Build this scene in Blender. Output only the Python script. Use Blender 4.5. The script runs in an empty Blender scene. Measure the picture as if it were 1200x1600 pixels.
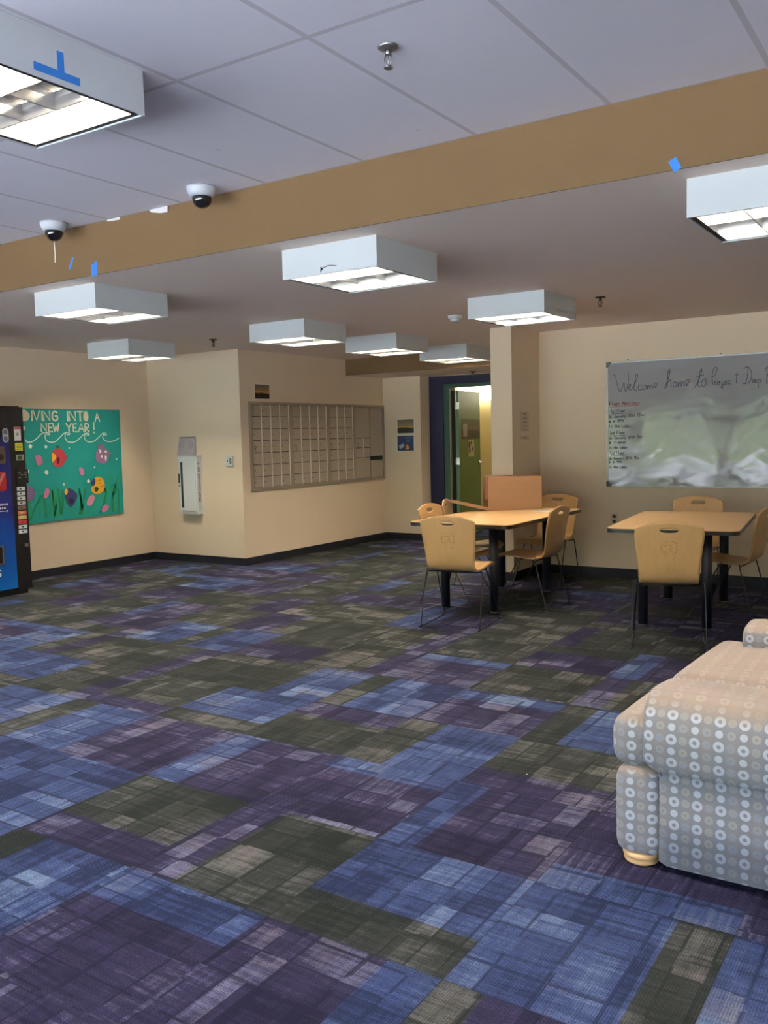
import bpy, bmesh, math, random
from mathutils import Vector, Matrix, Quaternion

# ------------------------------------------------------------------ camera, world, exposure
SC = bpy.context.scene
COL = SC.collection
EYE = 1.45
YAW, PITCH, ROLL, FPX = 0.58177109, 0.08449394, -0.02404005, 1392.5
cam_data = bpy.data.cameras.new('camera')
cam = bpy.data.objects.new('camera', cam_data)
COL.objects.link(cam)
cam_data.sensor_fit = 'HORIZONTAL'
cam_data.sensor_width = 36
cam_data.lens = FPX / 1200 * 36
cam_data.clip_start = 0.02
cam_data.clip_end = 200
R0, R1, R2 = (0.83636406, 0.54765085, -0.02395198), (0.02627787, -0.0836984, -0.99614459), (-0.54754418, 0.83251013, -0.08439343)
cam.matrix_world = Matrix(((R0[0], -R1[0], -R2[0], 0), (R0[1], -R1[1], -R2[1], 0), (R0[2], -R1[2], -R2[2], EYE), (0, 0, 0, 1)))
SC.camera = cam

SKY_STRENGTH = 13.0
SUN_STRENGTH = 120.0
LAMP_STRENGTH = 275.0
EXPOSURE = 0.0
SC.view_settings.view_transform = 'Standard'
SC.view_settings.look = 'None'
SC.view_settings.exposure = EXPOSURE
SC.view_settings.gamma = 1
SC.view_settings.use_curve_mapping = False
SC.cycles.use_denoising = True
SC.cycles.max_bounces = 9
SC.cycles.diffuse_bounces = 5
SC.cycles.sample_clamp_indirect = 6

world = bpy.data.worlds.new('world')
SC.world = world
world.use_nodes = True
wn = world.node_tree
wn.nodes.clear()
w_out = wn.nodes.new('ShaderNodeOutputWorld')
w_bg = wn.nodes.new('ShaderNodeBackground')
w_bg.inputs[0].default_value = (0.66, 0.80, 1.0, 1)
w_bg.inputs[1].default_value = SKY_STRENGTH
wn.links.new(w_bg.outputs[0], w_out.inputs[0])

sun_data = bpy.data.lights.new('sun', 'SUN')
sun = bpy.data.objects.new('sun', sun_data); COL.objects.link(sun)
sun_data.energy = SUN_STRENGTH
sun_data.angle = math.radians(3)
sun_data.color = (.97, .97, 1.0)
sun.rotation_euler = (math.radians(-24), math.radians(8), 0)      # high, behind the building: it lights the ground outside the windows

# ------------------------------------------------------------------ helpers
def lin(c):
    return tuple(((v / 255) / 12.92 if v / 255 <= .04045 else ((v / 255 + .055) / 1.055) ** 2.4) for v in c)

class NT:
    """small helper to write node graphs"""
    def __init__(s, name):
        s.m = bpy.data.materials.new(name); s.m.use_nodes = True
        s.t = s.m.node_tree; s.t.nodes.clear()
        s.out = s.t.nodes.new('ShaderNodeOutputMaterial')
    def n(s, kind, **kw):
        nd = s.t.nodes.new(kind)
        for k, v in kw.items(): setattr(nd, k, v)
        return nd
    def l(s, a, b): s.t.links.new(a, b)
    def put(s, sock, v):
        if hasattr(v, 'is_output') or isinstance(v, bpy.types.NodeSocket): s.l(v, sock)
        else: sock.default_value = v
    def math(s, op, a, b=None, c=None):
        nd = s.n('ShaderNodeMath', operation=op)
        s.put(nd.inputs[0], a)
        if b is not None: s.put(nd.inputs[1], b)
        if c is not None: s.put(nd.inputs[2], c)
        return nd.outputs[0]
    def mix(s, f, a, b, blend='MIX'):
        nd = s.n('ShaderNodeMix', data_type='RGBA', blend_type=blend)
        s.put(nd.inputs[0], f)
        s.put(nd.inputs[6], a if not isinstance(a, tuple) else (*a[:3], 1))
        s.put(nd.inputs[7], b if not isinstance(b, tuple) else (*b[:3], 1))
        return nd.outputs[2]
    def xyz(s, v):
        nd = s.n('ShaderNodeSeparateXYZ'); s.l(v, nd.inputs[0]); return nd.outputs
    def comb(s, x, y, z=0.0):
        nd = s.n('ShaderNodeCombineXYZ')
        for i, v in enumerate((x, y, z)): s.put(nd.inputs[i], v)
        return nd.outputs[0]
    def noise(s, vec, scale, detail=2, rough=.5, dim='3D'):
        nd = s.n('ShaderNodeTexNoise'); nd.noise_dimensions = dim
        s.l(vec, nd.inputs['Vector']); nd.inputs['Scale'].default_value = scale
        nd.inputs['Detail'].default_value = detail; nd.inputs['Roughness'].default_value = rough
        return nd.outputs[0]
    def white(s, vec):
        nd = s.n('ShaderNodeTexWhiteNoise'); nd.noise_dimensions = '3D'; s.l(vec, nd.inputs['Vector']); return nd.outputs
    def pos(s):
        return s.n('ShaderNodeNewGeometry').outputs['Position']
    def obj(s):
        return s.n('ShaderNodeTexCoord').outputs['Object']
    def bsdf(s, color, rough=.5, metal=0, spec=.5, bump=None, bump_s=.1, sheen=0, coat=0, bump_d=.01):
        b = s.n('ShaderNodeBsdfPrincipled')
        s.put(b.inputs['Base Color'], (*color[:3], 1) if isinstance(color, tuple) else color)
        s.put(b.inputs['Roughness'], rough); s.put(b.inputs['Metallic'], metal)
        b.inputs['Specular IOR Level'].default_value = spec
        b.inputs['Sheen Weight'].default_value = sheen
        b.inputs['Coat Weight'].default_value = coat
        if bump is not None:
            bp = s.n('ShaderNodeBump'); bp.inputs['Strength'].default_value = bump_s; bp.inputs['Distance'].default_value = bump_d
            s.l(bump, bp.inputs['Height']); s.l(bp.outputs[0], b.inputs['Normal'])
        s.l(b.outputs[0], s.out.inputs[0])
        return b

def simple(name, rgb, rough=.5, metal=0, spec=.5, var=.06, scale=6, bump=0, coat=0):
    t = NT(name); c = lin(rgb)
    nz = t.noise(t.obj(), scale, 3)
    dark = tuple(v * (1 - var) for v in c); light = tuple(min(1, v * (1 + var)) for v in c)
    b = t.bsdf(t.mix(nz, dark, light), rough, metal, spec, bump=(t.noise(t.obj(), scale * 20, 2) if bump else None), bump_s=bump, coat=coat)
    return t.m

def emis(name, rgb, strength):
    t = NT(name); e = t.n('ShaderNodeEmission'); e.inputs[0].default_value = (*rgb, 1); e.inputs[1].default_value = strength
    t.l(e.outputs[0], t.out.inputs[0]); return t.m

class MB:
    """collects geometry for ONE mesh object"""
    def __init__(s): s.bm = bmesh.new(); s.uv = s.bm.loops.layers.uv.new('UVMap')
    def quad(s, pts, mi=0):
        f = s.bm.faces.new([s.bm.verts.new(p) for p in pts]); f.material_index = mi; return f
    def box(s, x0, x1, y0, y1, z0, z1, mi=0, M=None):
        v = [Vector((x, y, z)) for x in (x0, x1) for y in (y0, y1) for z in (z0, z1)]
        if M is not None: v = [M @ p for p in v]
        v = [s.bm.verts.new(p) for p in v]
        for q in ((0, 1, 3, 2), (4, 6, 7, 5), (0, 4, 5, 1), (2, 3, 7, 6), (0, 2, 6, 4), (1, 5, 7, 3)):
            s.bm.faces.new([v[i] for i in q]).material_index = mi
        return s
    def prism(s, poly, axis, a, b, mi=0):
        """extrude 2D polygon along axis: 'x' poly=(y,z), 'y' poly=(x,z), 'z' poly=(x,y)"""
        def mk(p, t): return {'x': (t, p[0], p[1]), 'y': (p[0], t, p[1]), 'z': (p[0], p[1], t)}[axis]
        A = [s.bm.verts.new(mk(p, a)) for p in poly]; B = [s.bm.verts.new(mk(p, b)) for p in poly]
        n = len(poly)
        fs = [s.bm.faces.new(A), s.bm.faces.new(list(reversed(B)))]
        for i in range(n): fs.append(s.bm.faces.new((A[i], B[i], B[(i + 1) % n], A[(i + 1) % n])))
        for f in fs: f.material_index = mi
        return s
    def tube(s, pts, r, seg=8, mi=0, closed=False, smooth_faces=True):
        pts = [Vector(p) for p in pts]; n = len(pts); rings = []
        up = None
        for i, p in enumerate(pts):
            a = pts[(i - 1) % n] if closed or i > 0 else p; b = pts[(i + 1) % n] if closed or i < n - 1 else p
            d = (b - a).normalized()
            if up is None:
                up = d.orthogonal().normalized()
            else:
                up = (up - d * up.dot(d));
                up = up.normalized() if up.length > 1e-6 else d.orthogonal().normalized()
            w = d.cross(up)
            rr = r[i] if isinstance(r, (list, tuple)) else r
            rings.append([s.bm.verts.new(p + (up * math.cos(2 * math.pi * k / seg) + w * math.sin(2 * math.pi * k / seg)) * rr) for k in range(seg)])
        for i in range(n if closed else n - 1):
            A, B = rings[i], rings[(i + 1) % n]
            for k in range(seg):
                f = s.bm.faces.new((A[k], A[(k + 1) % seg], B[(k + 1) % seg], B[k])); f.smooth = smooth_faces; f.material_index = mi
        if not closed:
            s.bm.faces.new(rings[0]).material_index = mi; s.bm.faces.new(list(reversed(rings[-1]))).material_index = mi
        return s
    def lathe(s, prof, c=(0, 0, 0), seg=32, mi=0, axis='z', smooth=True):
        """prof list of (r, h)"""
        rings = []
        for r, h_ in prof:
            ring = []
            for k in range(seg):
                a = 2 * math.pi * k / seg
                p = (r * math.cos(a), r * math.sin(a), h_)
                if axis == 'y': p = (p[0], p[2], p[1])
                if axis == 'x': p = (p[2], p[0], p[1])
                ring.append(s.bm.verts.new((c[0] + p[0], c[1] + p[1], c[2] + p[2])))
            rings.append(ring)
        for i in range(len(rings) - 1):
            for k in range(seg):
                f = s.bm.faces.new((rings[i][k], rings[i][(k + 1) % seg], rings[i + 1][(k + 1) % seg], rings[i + 1][k])); f.smooth = smooth; f.material_index = mi
        s.bm.faces.new(rings[0]).material_index = mi; s.bm.faces.new(list(reversed(rings[-1]))).material_index = mi
        return s
    def ribbon(s, pts, w, to3, depth=.0012, mi=0):
        """flat drawn stroke: pts 2D, to3(p2, d) maps onto a surface, d = height off it"""
        n = len(pts)
        if n < 2: return s
        L, Rr = [], []
        for i in range(n):
            a = Vector(pts[max(0, i - 1)]); b = Vector(pts[min(n - 1, i + 1)]); d = (b - a)
            d = d.normalized() if d.length > 1e-9 else Vector((1, 0))
            nn = Vector((-d[1], d[0])) * w / 2; p = Vector(pts[i])
            if i == 0: p = p - d * w * .35
            if i == n - 1: p = p + d * w * .35
            L.append(p + nn); Rr.append(p - nn)
        top = [[s.bm.verts.new(to3(q, depth)) for q in side] for side in (L, Rr)]
        bot = [[s.bm.verts.new(to3(q, 0.0)) for q in side] for side in (L, Rr)]
        for i in range(n - 1):
            for q in ((top[0][i], top[0][i + 1], top[1][i + 1], top[1][i]), (top[0][i], bot[0][i], bot[0][i + 1], top[0][i + 1]), (top[1][i + 1], bot[1][i + 1], bot[1][i], top[1][i])):
                s.bm.faces.new(q).material_index = mi
        return s
    def blob(s, pts, to3, depth=.002, mi=0):
        A = [s.bm.verts.new(to3(Vector(p), 0.0)) for p in pts]; B = [s.bm.verts.new(to3(Vector(p), depth)) for p in pts]; n = len(pts)
        s.bm.faces.new(B).material_index = mi
        for i in range(n): s.bm.faces.new((A[i], B[i], B[(i + 1) % n], A[(i + 1) % n])).material_index = mi
        return s
    def bevel(s, w, seg=2):
        es = [e for e in s.bm.edges if len(e.link_faces) == 2 and e.calc_face_angle(0) > .5]
        bmesh.ops.bevel(s.bm, geom=es, offset=w, segments=seg, profile=.7, affect='EDGES'); return s
    def build(s, name, mats, parent=None, loc=None, smooth=False, recalc=True):
        if recalc: bmesh.ops.recalc_face_normals(s.bm, faces=s.bm.faces)
        me = bpy.data.meshes.new(name); s.bm.to_mesh(me); s.bm.free()
        for m in (mats if isinstance(mats, (list, tuple)) else [mats]): me.materials.append(m)
        if smooth:
            for p in me.polygons: p.use_smooth = True
        o = bpy.data.objects.new(name, me); COL.objects.link(o)
        if parent is not None: o.parent = parent
        if loc is not None: o.location = loc
        return o

def spline(pts, k=5, closed=False):
    """Catmull-Rom through points"""
    pts = [Vector(p) for p in pts]; n = len(pts); out = []
    rng = range(n) if closed else range(n - 1)
    for i in rng:
        g = (lambda j: pts[j % n]) if closed else (lambda j: pts[max(0, min(n - 1, j))])
        p0, p1, p2, p3 = g(i - 1), g(i), g(i + 1), g(i + 2)
        for q in range(k):
            t = q / k
            out.append(.5 * ((2 * p1) + (p2 - p0) * t + (2 * p0 - 5 * p1 + 4 * p2 - p3) * t * t + (3 * p1 - p0 - 3 * p2 + p3) * t ** 3))
    if not closed: out.append(pts[-1])
    return out

def tag(o, label=None, cat=None, group=None, kind=None):
    if label: o['label'] = label
    if cat: o['category'] = cat
    if group: o['group'] = group
    if kind: o['kind'] = kind
    return o
def thing(name, label, cat, loc=(0, 0, 0), rz=0, group=None):
    o = bpy.data.objects.new(name, None); COL.objects.link(o); o.location = loc; o.rotation_euler = (0, 0, rz)
    o.empty_display_size = .1
    return tag(o, label, cat, group)
def structure(o): o['kind'] = 'structure'; return o
def dup(o, loc=None, rz=None, label=None, group=None, parent=None):
    c = o.copy(); COL.objects.link(c)
    if parent is not None: c.parent = parent
    if loc is not None: c.location = loc
    if rz is not None: c.rotation_euler = (0, 0, rz)
    if label: c['label'] = label
    if group: c['group'] = group
    for ch in [x for x in ALL() if x.parent == o]: dup(ch, parent=c)
    return c
def ALL(): return list(COL.objects)

# single-stroke letters on a 4 x 6 grid
GL = {
 'A': [[(0, 0), (2, 6), (4, 0)], [(.8, 2.2), (3.2, 2.2)]], 'D': [[(0, 0), (0, 6), (2, 5.7), (3.6, 4), (3.6, 2), (2, .3), (0, 0)]],
 'E': [[(3.5, 6), (0, 6), (0, 0), (3.5, 0)], [(0, 3), (2.8, 3)]], 'F': [[(0, 0), (0, 6), (3.4, 6)], [(0, 3.2), (2.6, 3.2)]],
 'G': [[(3.6, 5), (2, 6), (.4, 4.6), (.2, 1.6), (1.6, 0), (3.6, .8), (3.6, 2.8), (2.2, 2.8)]], 'I': [[(2, 0), (2, 6)]],
 'J': [[(3, 6), (3, 1), (1.8, 0), (.4, .8)], [(1.4, 6), (4, 6)]], 'L': [[(0, 6), (0, 0), (3, 0)]], 'M': [[(0, 0), (.3, 6), (2, 2), (3.7, 6), (4, 0)]],
 'N': [[(0, 0), (0, 6), (3.6, 0), (3.6, 6)]], 'O': [[(2, 6), (.3, 4.5), (.3, 1.5), (2, 0), (3.7, 1.5), (3.7, 4.5), (2, 6)]],
 'P': [[(0, 0), (0, 6), (2.6, 5.8), (3.4, 4.6), (2.4, 3.2), (0, 3)]], 'R': [[(0, 0), (0, 6), (2.6, 5.8), (3.4, 4.6), (2.4, 3.2), (0, 3), (3.6, 0)]],
 'S': [[(3.5, 5.2), (2, 6), (.4, 5), (.8, 3.6), (3, 2.6), (3.5, 1.2), (2, 0), (.2, .8)]], 'C': [[(3.6, 5), (2, 6), (.3, 4.4), (.3, 1.6), (2, 0), (3.6, 1)]],
 'T': [[(2, 0), (2, 6)], [(.2, 6), (3.8, 6)]], 'V': [[(0, 6), (2, 0), (4, 6)]], 'W': [[(0, 6), (1, 0), (2, 4.4), (3, 0), (4, 6)]],
 'Y': [[(0, 6), (2, 3), (4, 6)], [(2, 3), (2, 0)]], '!': [[(2, 6), (2, 2)], [(2, .5), (2, 0)]], 'H': [[(0, 0), (0, 6)], [(3.6, 0), (3.6, 6)], [(0, 3), (3.6, 3)]],
 'U': [[(0, 6), (0, 1.5), (1.8, 0), (3.6, 1.5), (3.6, 6)]], 'X': [[(0, 0), (4, 6)], [(0, 6), (4, 0)]],
 '1': [[(1, 4.8), (2.2, 6), (2.2, 0)]], '2': [[(.3, 4.8), (2, 6), (3.5, 4.6), (2.6, 2.8), (.2, 0), (3.8, 0)]],
 '3': [[(.4, 5.4), (2.2, 6), (3.2, 4.6), (1.6, 3.2), (3.4, 1.8), (2, 0), (.3, .6)]], '5': [[(3.4, 6), (.6, 6), (.5, 3.4), (2.6, 3.6), (3.4, 1.8), (2, 0), (.3, .6)]],
 '6': [[(3, 5.8), (.8, 3.6), (.4, 1.4), (2, 0), (3.4, 1.4), (2.2, 2.9), (.6, 2)]], '7': [[(.3, 6), (3.6, 6), (1.6, 0)]],
 '8': [[(2, 3.2), (.6, 4.6), (2, 6), (3.4, 4.6), (2, 3.2), (.4, 1.5), (2, 0), (3.6, 1.5), (2, 3.2)]], '9': [[(3.3, 4.4), (2, 3.2), (.6, 4.4), (2, 6), (3.3, 4.8), (3, 0)]],
 '@': [[(2.8, 2), (1.6, 2), (1.4, 3.6), (2.8, 4), (2.8, 2), (3.8, 2.6), (3.4, 5), (1.6, 5.8), (.2, 3.6), (.8, .8), (3, .6)]], '-': [[(.8, 3), (3.2, 3)]],
 '(': [[(2.8, 6.4), (1.6, 4), (1.6, 2), (2.8, -.4)]], ')': [[(1.2, 6.4), (2.4, 4), (2.4, 2), (1.2, -.4)]],
 'a': [[(3.2, 3.4), (1.2, 3.6), (.4, 1.6), (1.2, 0), (3, 1), (3.2, 3.4), (3.3, 0)]], 'b': [[(.5, 6), (.5, 0), (2.4, 0), (3.4, 1.6), (2.4, 3.4), (.5, 2.4)]],
 'd': [[(3.2, 6), (3.2, 0), (1.2, 0), (.4, 1.8), (1.4, 3.4), (3.2, 2.6)]], 'e': [[(.5, 1.9), (3.3, 2.1), (2.4, 3.6), (.9, 3.2), (.5, 1.4), (1.8, 0), (3.4, .7)]],
 'g': [[(3.2, 3.4), (1.2, 3.6), (.5, 1.8), (1.4, .4), (3.1, 1.6), (3.2, 3.4), (3, -1.6), (1, -1.8)]], 'h': [[(.5, 6), (.5, 0)], [(.5, 2.4), (2, 3.6), (3.1, 2.6), (3.2, 0)]],
 'i': [[(2, 3.4), (2, 0)], [(2, 4.9), (2, 5.3)]], 'l': [[(2, 6), (2, 0)]], 'n': [[(.6, 3.5), (.6, 0)], [(.6, 2.4), (2, 3.6), (3.1, 2.6), (3.2, 0)]],
 'o': [[(2, 3.6), (.5, 2.6), (.6, .8), (2, 0), (3.4, 1), (3.3, 2.8), (2, 3.6)]], 'r': [[(.9, 3.5), (.9, 0)], [(.9, 2.2), (2, 3.4), (3.1, 3.3)]],
 's': [[(3, 3.2), (1.6, 3.6), (.9, 2.6), (2.9, 1.2), (2, 0), (.6, .4)]], 't': [[(2, 5.4), (2, .6), (3, 0)], [(.8, 3.5), (3.2, 3.5)]],
 'u': [[(.6, 3.5), (.7, .6), (2, 0), (3.1, .8), (3.2, 3.5), (3.3, 0)]], 'y': [[(.6, 3.5), (1.9, .6)], [(3.4, 3.5), (1.9, .6), (.9, -1.8)]],
}
def write(mb, text, p0, p1, height, w, to3, mi=0, jitter=0, seed=0, adv=5.0, curve=3):
    """write text from p0 to p1 (2D baseline), cap height in metres"""
    rnd = random.Random(seed or text); n = len(text)
    p0 = Vector(p0); p1 = Vector(p1); d = p1 - p0; step = d.length / n; d.normalize(); up = Vector((-d[1], d[0]))
    if up[1] < 0: up = -up
    sx = step / adv; sz = height / 6
    for i, ch in enumerate(text):
        for st in GL.get(ch, []):
            pts = []
            for x, y in st:
                x += rnd.uniform(-jitter, jitter); y += rnd.uniform(-jitter, jitter)
                pts.append(p0 + d * (i * step + x * sx) + up * (y * sz))
            mb.ribbon(spline(pts, curve) if len(pts) > 2 and curve > 1 else pts, w, to3, mi=mi)
    return mb

# ------------------------------------------------------------------ materials
def paint(name, rgb, rough=.75, bump=.05, var=.025):
    t = NT(name); c = lin(rgb); nz = t.noise(t.pos(), 1.3, 3)
    t.bsdf(t.mix(nz, tuple(v * (1 - var) for v in c), tuple(min(1, v * (1 + var)) for v in c)), rough, spec=.3, bump=t.noise(t.pos(), 160, 2), bump_s=bump, bump_d=.002)
    return t.m
M_CREAM = paint('cream_wall_paint', (226, 207, 182))
M_OCHRE = paint('ochre_wall_paint', (101, 79, 50))
M_CEIL_LOW = paint('low_ceiling_paint', (240, 223, 208))
M_WHITE = simple('white_powder_coat', (212, 217, 219), .35, var=.02)
M_BLACKGAP = simple('black_gap', (20, 20, 20), .6)
M_ALU = simple('louver_aluminium', (188, 186, 182), .3, metal=.7, var=.02)
M_REFL = simple('reflector_white', (240, 238, 230), .4, var=.01)
M_LAMP = emis('fluorescent_lamp', (1.0, .87, .68), LAMP_STRENGTH)
M_TAPE = simple('blue_painters_tape', (36, 112, 190), .7)
M_BASE = simple('black_rubber_base', (26, 28, 40), .45)
M_BLACK = simple('black_plastic', (16, 16, 18), .4)
M_BLACKMETAL = simple('black_powder_metal', (14, 15, 20), .35, spec=.6)
M_LEG = simple('dark_table_leg', (26, 28, 40), .4)
M_CHROME = simple('chrome', (200, 200, 205), .2, metal=1)
M_STEEL = simple('brushed_steel', (150, 148, 145), .35, metal=.9)
M_DARKSTEEL = simple('dark_bronze', (70, 66, 62), .4, metal=.8)
M_NAVY = simple('navy_door_paint', (16, 20, 58), .45)
M_GREEN = simple('green_frame_paint', (46, 84, 66), .45)
M_DOORGREEN = simple('olive_door_paint', (92, 112, 52), .5)
M_TEAL = simple('teal_door_edge', (86, 134, 118), .45)
M_PAPER = simple('white_paper', (232, 230, 226), .8, var=.02)
M_INK = simple('dark_ink', (34, 34, 50), .7)
M_INKRED = simple('red_ink', (128, 48, 52), .7)

def ceiling_mat():
    t = NT('ceiling_panel_paint'); x, y, z = t.xyz(t.pos())
    def seam(v, off, per, w):
        f = t.math('FRACT', t.math('ADD', t.math('DIVIDE', t.math('SUBTRACT', v, off), per), 100.5))
        return t.math('LESS_THAN', t.math('ABSOLUTE', t.math('SUBTRACT', f, .5)), w / per)
    s = t.math('MAXIMUM', seam(x, -1.27, .6145, .011), seam(y, 2.47, 1.22, .011))
    big = t.noise(t.pos(), 1.1, 4, .6)
    spots = t.math('GREATER_THAN', t.noise(t.pos(), 9, 3, .7), .74)
    c = t.mix(big, lin((232, 229, 235)), lin((242, 240, 245)))
    c = t.mix(t.math('MULTIPLY', spots, .35), c, lin((150, 146, 146)))
    c = t.mix(t.math('MULTIPLY', s, .75), c, lin((196, 192, 194)))
    t.bsdf(c, .8, spec=.2, bump=t.noise(t.pos(), 220, 2), bump_s=.08, bump_d=.002)
    return t.m
M_CEIL = ceiling_mat()

TS, TX, TY = .615, -1.14, 1.965     # carpet tile size and grid origin
def carpet_mat():
    t = NT('carpet_tiles')
    P = t.pos(); X, Y, Z = t.xyz(P)
    gx = t.math('DIVIDE', t.math('SUBTRACT', X, TX), TS); gy = t.math('DIVIDE', t.math('SUBTRACT', Y, TY), TS)
    ix, iy = t.math('FLOOR', gx), t.math('FLOOR', gy)
    fx, fy = t.math('SUBTRACT', gx, ix), t.math('SUBTRACT', gy, iy)
    at = t.n('ShaderNodeAttribute'); at.attribute_name = 'tile'
    base, band, side = t.xyz(at.outputs['Vector'])
    seed = t.white(t.comb(ix, iy, 3.3))
    sv = t.xyz(seed[1])
    rot = t.math('GREATER_THAN', sv[0], .5)
    u = t.math('ADD', t.math('MULTIPLY', fx, t.math('SUBTRACT', 1, rot)), t.math('MULTIPLY', fy, rot))
    v = t.math('ADD', t.math('MULTIPLY', fy, t.math('SUBTRACT', 1, rot)), t.math('MULTIPLY', fx, rot))
    # uneven warps of the block grid, fixed per tile
    def warp(w, k, amp):
        return t.math('ADD', w, t.math('MULTIPLY', t.math('SINE', t.math('ADD', t.math('MULTIPLY', w, k), t.math('MULTIPLY', sv[1], 40))), amp))
    def blocks(a, b, off):
        A = t.math('MULTIPLY', warp(u, 7, .06), a); B = t.math('MULTIPLY', warp(v, 9, .05), b)
        ia, ib = t.math('FLOOR', A), t.math('FLOOR', B)
        w = t.white(t.comb(t.math('ADD', ia, t.math('MULTIPLY', ix, 17)), t.math('ADD', ib, t.math('MULTIPLY', iy, 23)), off))[0]
        ea = t.math('ABSOLUTE', t.math('SUBTRACT', t.math('FRACT', A), .5)); eb = t.math('ABSOLUTE', t.math('SUBTRACT', t.math('FRACT', B), .5))
        return w, ea, eb
    w1, e1a, e1b = blocks(3, 2, 1.5)
    w2, e2a, e2b = blocks(5, 4, 7.5)
    w3, e3a, e3b = blocks(9, 3, 11.5)
    # brushed streaks along the tile
    st_v = t.comb(t.math('MULTIPLY', u, 3), t.math('MULTIPLY', v, 34), t.math('MULTIPLY', sv[2], 50))
    st = t.noise(st_v, 1, 3, .65)
    st2 = t.noise(t.comb(t.math('MULTIPLY', u, 30), t.math('MULTIPLY', v, 4), t.math('MULTIPLY', sv[2], 90)), 1, 3, .6)
    tone = t.math('ADD', t.math('ADD', t.math('MULTIPLY', w1, .34), t.math('MULTIPLY', w2, .36)), t.math('MULTIPLY', w3, .12))
    tone = t.math('ADD', tone, t.math('MULTIPLY', t.math('SUBTRACT', st, .5), .75))
    tone = t.math('ADD', tone, t.math('MULTIPLY', t.math('SUBTRACT', st2, .5), .35))
    tone = t.math('MULTIPLY_ADD', tone, 1.0, -.09)
    # secondary colour band along one side
    BW = t.math('ADD', .2, t.math('MULTIPLY', sv[1], .18))
    def on(k): return t.math('COMPARE', side, k / 10, .04)
    bnd = t.math('MULTIPLY', on(1), t.math('LESS_THAN', fx, BW))
    bnd = t.math('MAXIMUM', bnd, t.math('MULTIPLY', on(2), t.math('GREATER_THAN', fx, t.math('SUBTRACT', 1, BW))))
    bnd = t.math('MAXIMUM', bnd, t.math('MULTIPLY', on(3), t.math('LESS_THAN', fy, BW)))
    bnd = t.math('MAXIMUM', bnd, t.math('MULTIPLY', on(4), t.math('GREATER_THAN', fy, t.math('SUBTRACT', 1, BW))))
    typ = t.math('ADD', t.math('MULTIPLY', base, t.math('SUBTRACT', 1, bnd)), t.math('MULTIPLY', band, bnd))
    isP = t.math('COMPARE', typ, .2, .04); isG = t.math('COMPARE', typ, .3, .04)
    def pick(b, p, g): return t.mix(isG, t.mix(isP, b, p), g)
    dark = pick(lin(CB[0]), lin(CP[0]), lin(CG[0]))
    mid = pick(lin(CB[1]), lin(CP[1]), lin(CG[1]))
    hi = pick(lin(CB[2]), lin(CP[2]), lin(CG[2]))
    odd = t.math('GREATER_THAN', t.white(t.comb(t.math('ADD', t.math('FLOOR', t.math('MULTIPLY', u, 4)), t.math('MULTIPLY', ix, 5)), t.math('ADD', t.math('FLOOR', t.math('MULTIPLY', v, 3)), t.math('MULTIPLY', iy, 7)), 21.5))[0], .72)
    hi = t.mix(t.math('MULTIPLY', odd, .6), hi, lin((112, 104, 106)))
    t1 = t.n('ShaderNodeMapRange'); t.l(tone, t1.inputs[0]); t1.inputs[1].default_value = .05; t1.inputs[2].default_value = .40
    t2 = t.n('ShaderNodeMapRange'); t.l(tone, t2.inputs[0]); t2.inputs[1].default_value = .40; t2.inputs[2].default_value = .85
    c = t.mix(t2.outputs[0], t.mix(t1.outputs[0], dark, mid), hi)
    # thin dark lines at block edges
    ln = t.math('MAXIMUM', t.math('GREATER_THAN', e2a, .455), t.math('GREATER_THAN', e2b, .46))
    ln = t.math('MULTIPLY', ln, t.math('GREATER_THAN', t.noise(P, 7, 2), .43))
    c = t.mix(t.math('MULTIPLY', ln, .75), c, dark)
    # yarn speckle and ribs
    sp = t.noise(P, 240, 3, .85)
    rv = t.math('SINE', t.math('MULTIPLY', t.math('ADD', t.math('MULTIPLY', t.math('ADD', X, t.math('MULTIPLY', Y, 0)), t.math('SUBTRACT', 1, rot)), t.math('MULTIPLY', Y, rot)), 2 * math.pi / .0075))
    rib = t.math('MULTIPLY', t.math('ADD', rv, 1), .5)
    g = t.math('ADD', t.math('ADD', -1.3, t.math('MULTIPLY', sp, 4.2)), t.math('MULTIPLY', rib, .35))
    g = t.math('MAXIMUM', g, .2)
    cc = t.comb(g, g, g)
    c = t.mix(1.0, c, cc, 'MULTIPLY')
    # tile joints
    jx = t.math('GREATER_THAN', t.math('ABSOLUTE', t.math('SUBTRACT', fx, .5)), .4965); jy = t.math('GREATER_THAN', t.math('ABSOLUTE', t.math('SUBTRACT', fy, .5)), .4965)
    c = t.mix(t.math('MULTIPLY', t.math('MAXIMUM', jx, jy), .5), c, (.01, .01, .015))
    # pale lint specks
    vo = t.n('ShaderNodeTexVoronoi'); t.l(P, vo.inputs['Vector']); vo.inputs['Scale'].default_value = 2.2
    c = t.mix(t.math('LESS_THAN', vo.outputs['Distance'], .012), c, (.5, .48, .42))
    t.bsdf(c, .9, spec=.15, bump=t.math('ADD', rib, sp), bump_s=.35, bump_d=.003, sheen=.0)
    return t.m
CB = ((28, 36, 64), (56, 69, 106), (114, 130, 156))
CP = ((22, 20, 42), (45, 42, 68), (114, 114, 138))
CG = ((24, 30, 29), (47, 50, 49), (106, 105, 103))
M_CARPET = carpet_mat()

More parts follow.
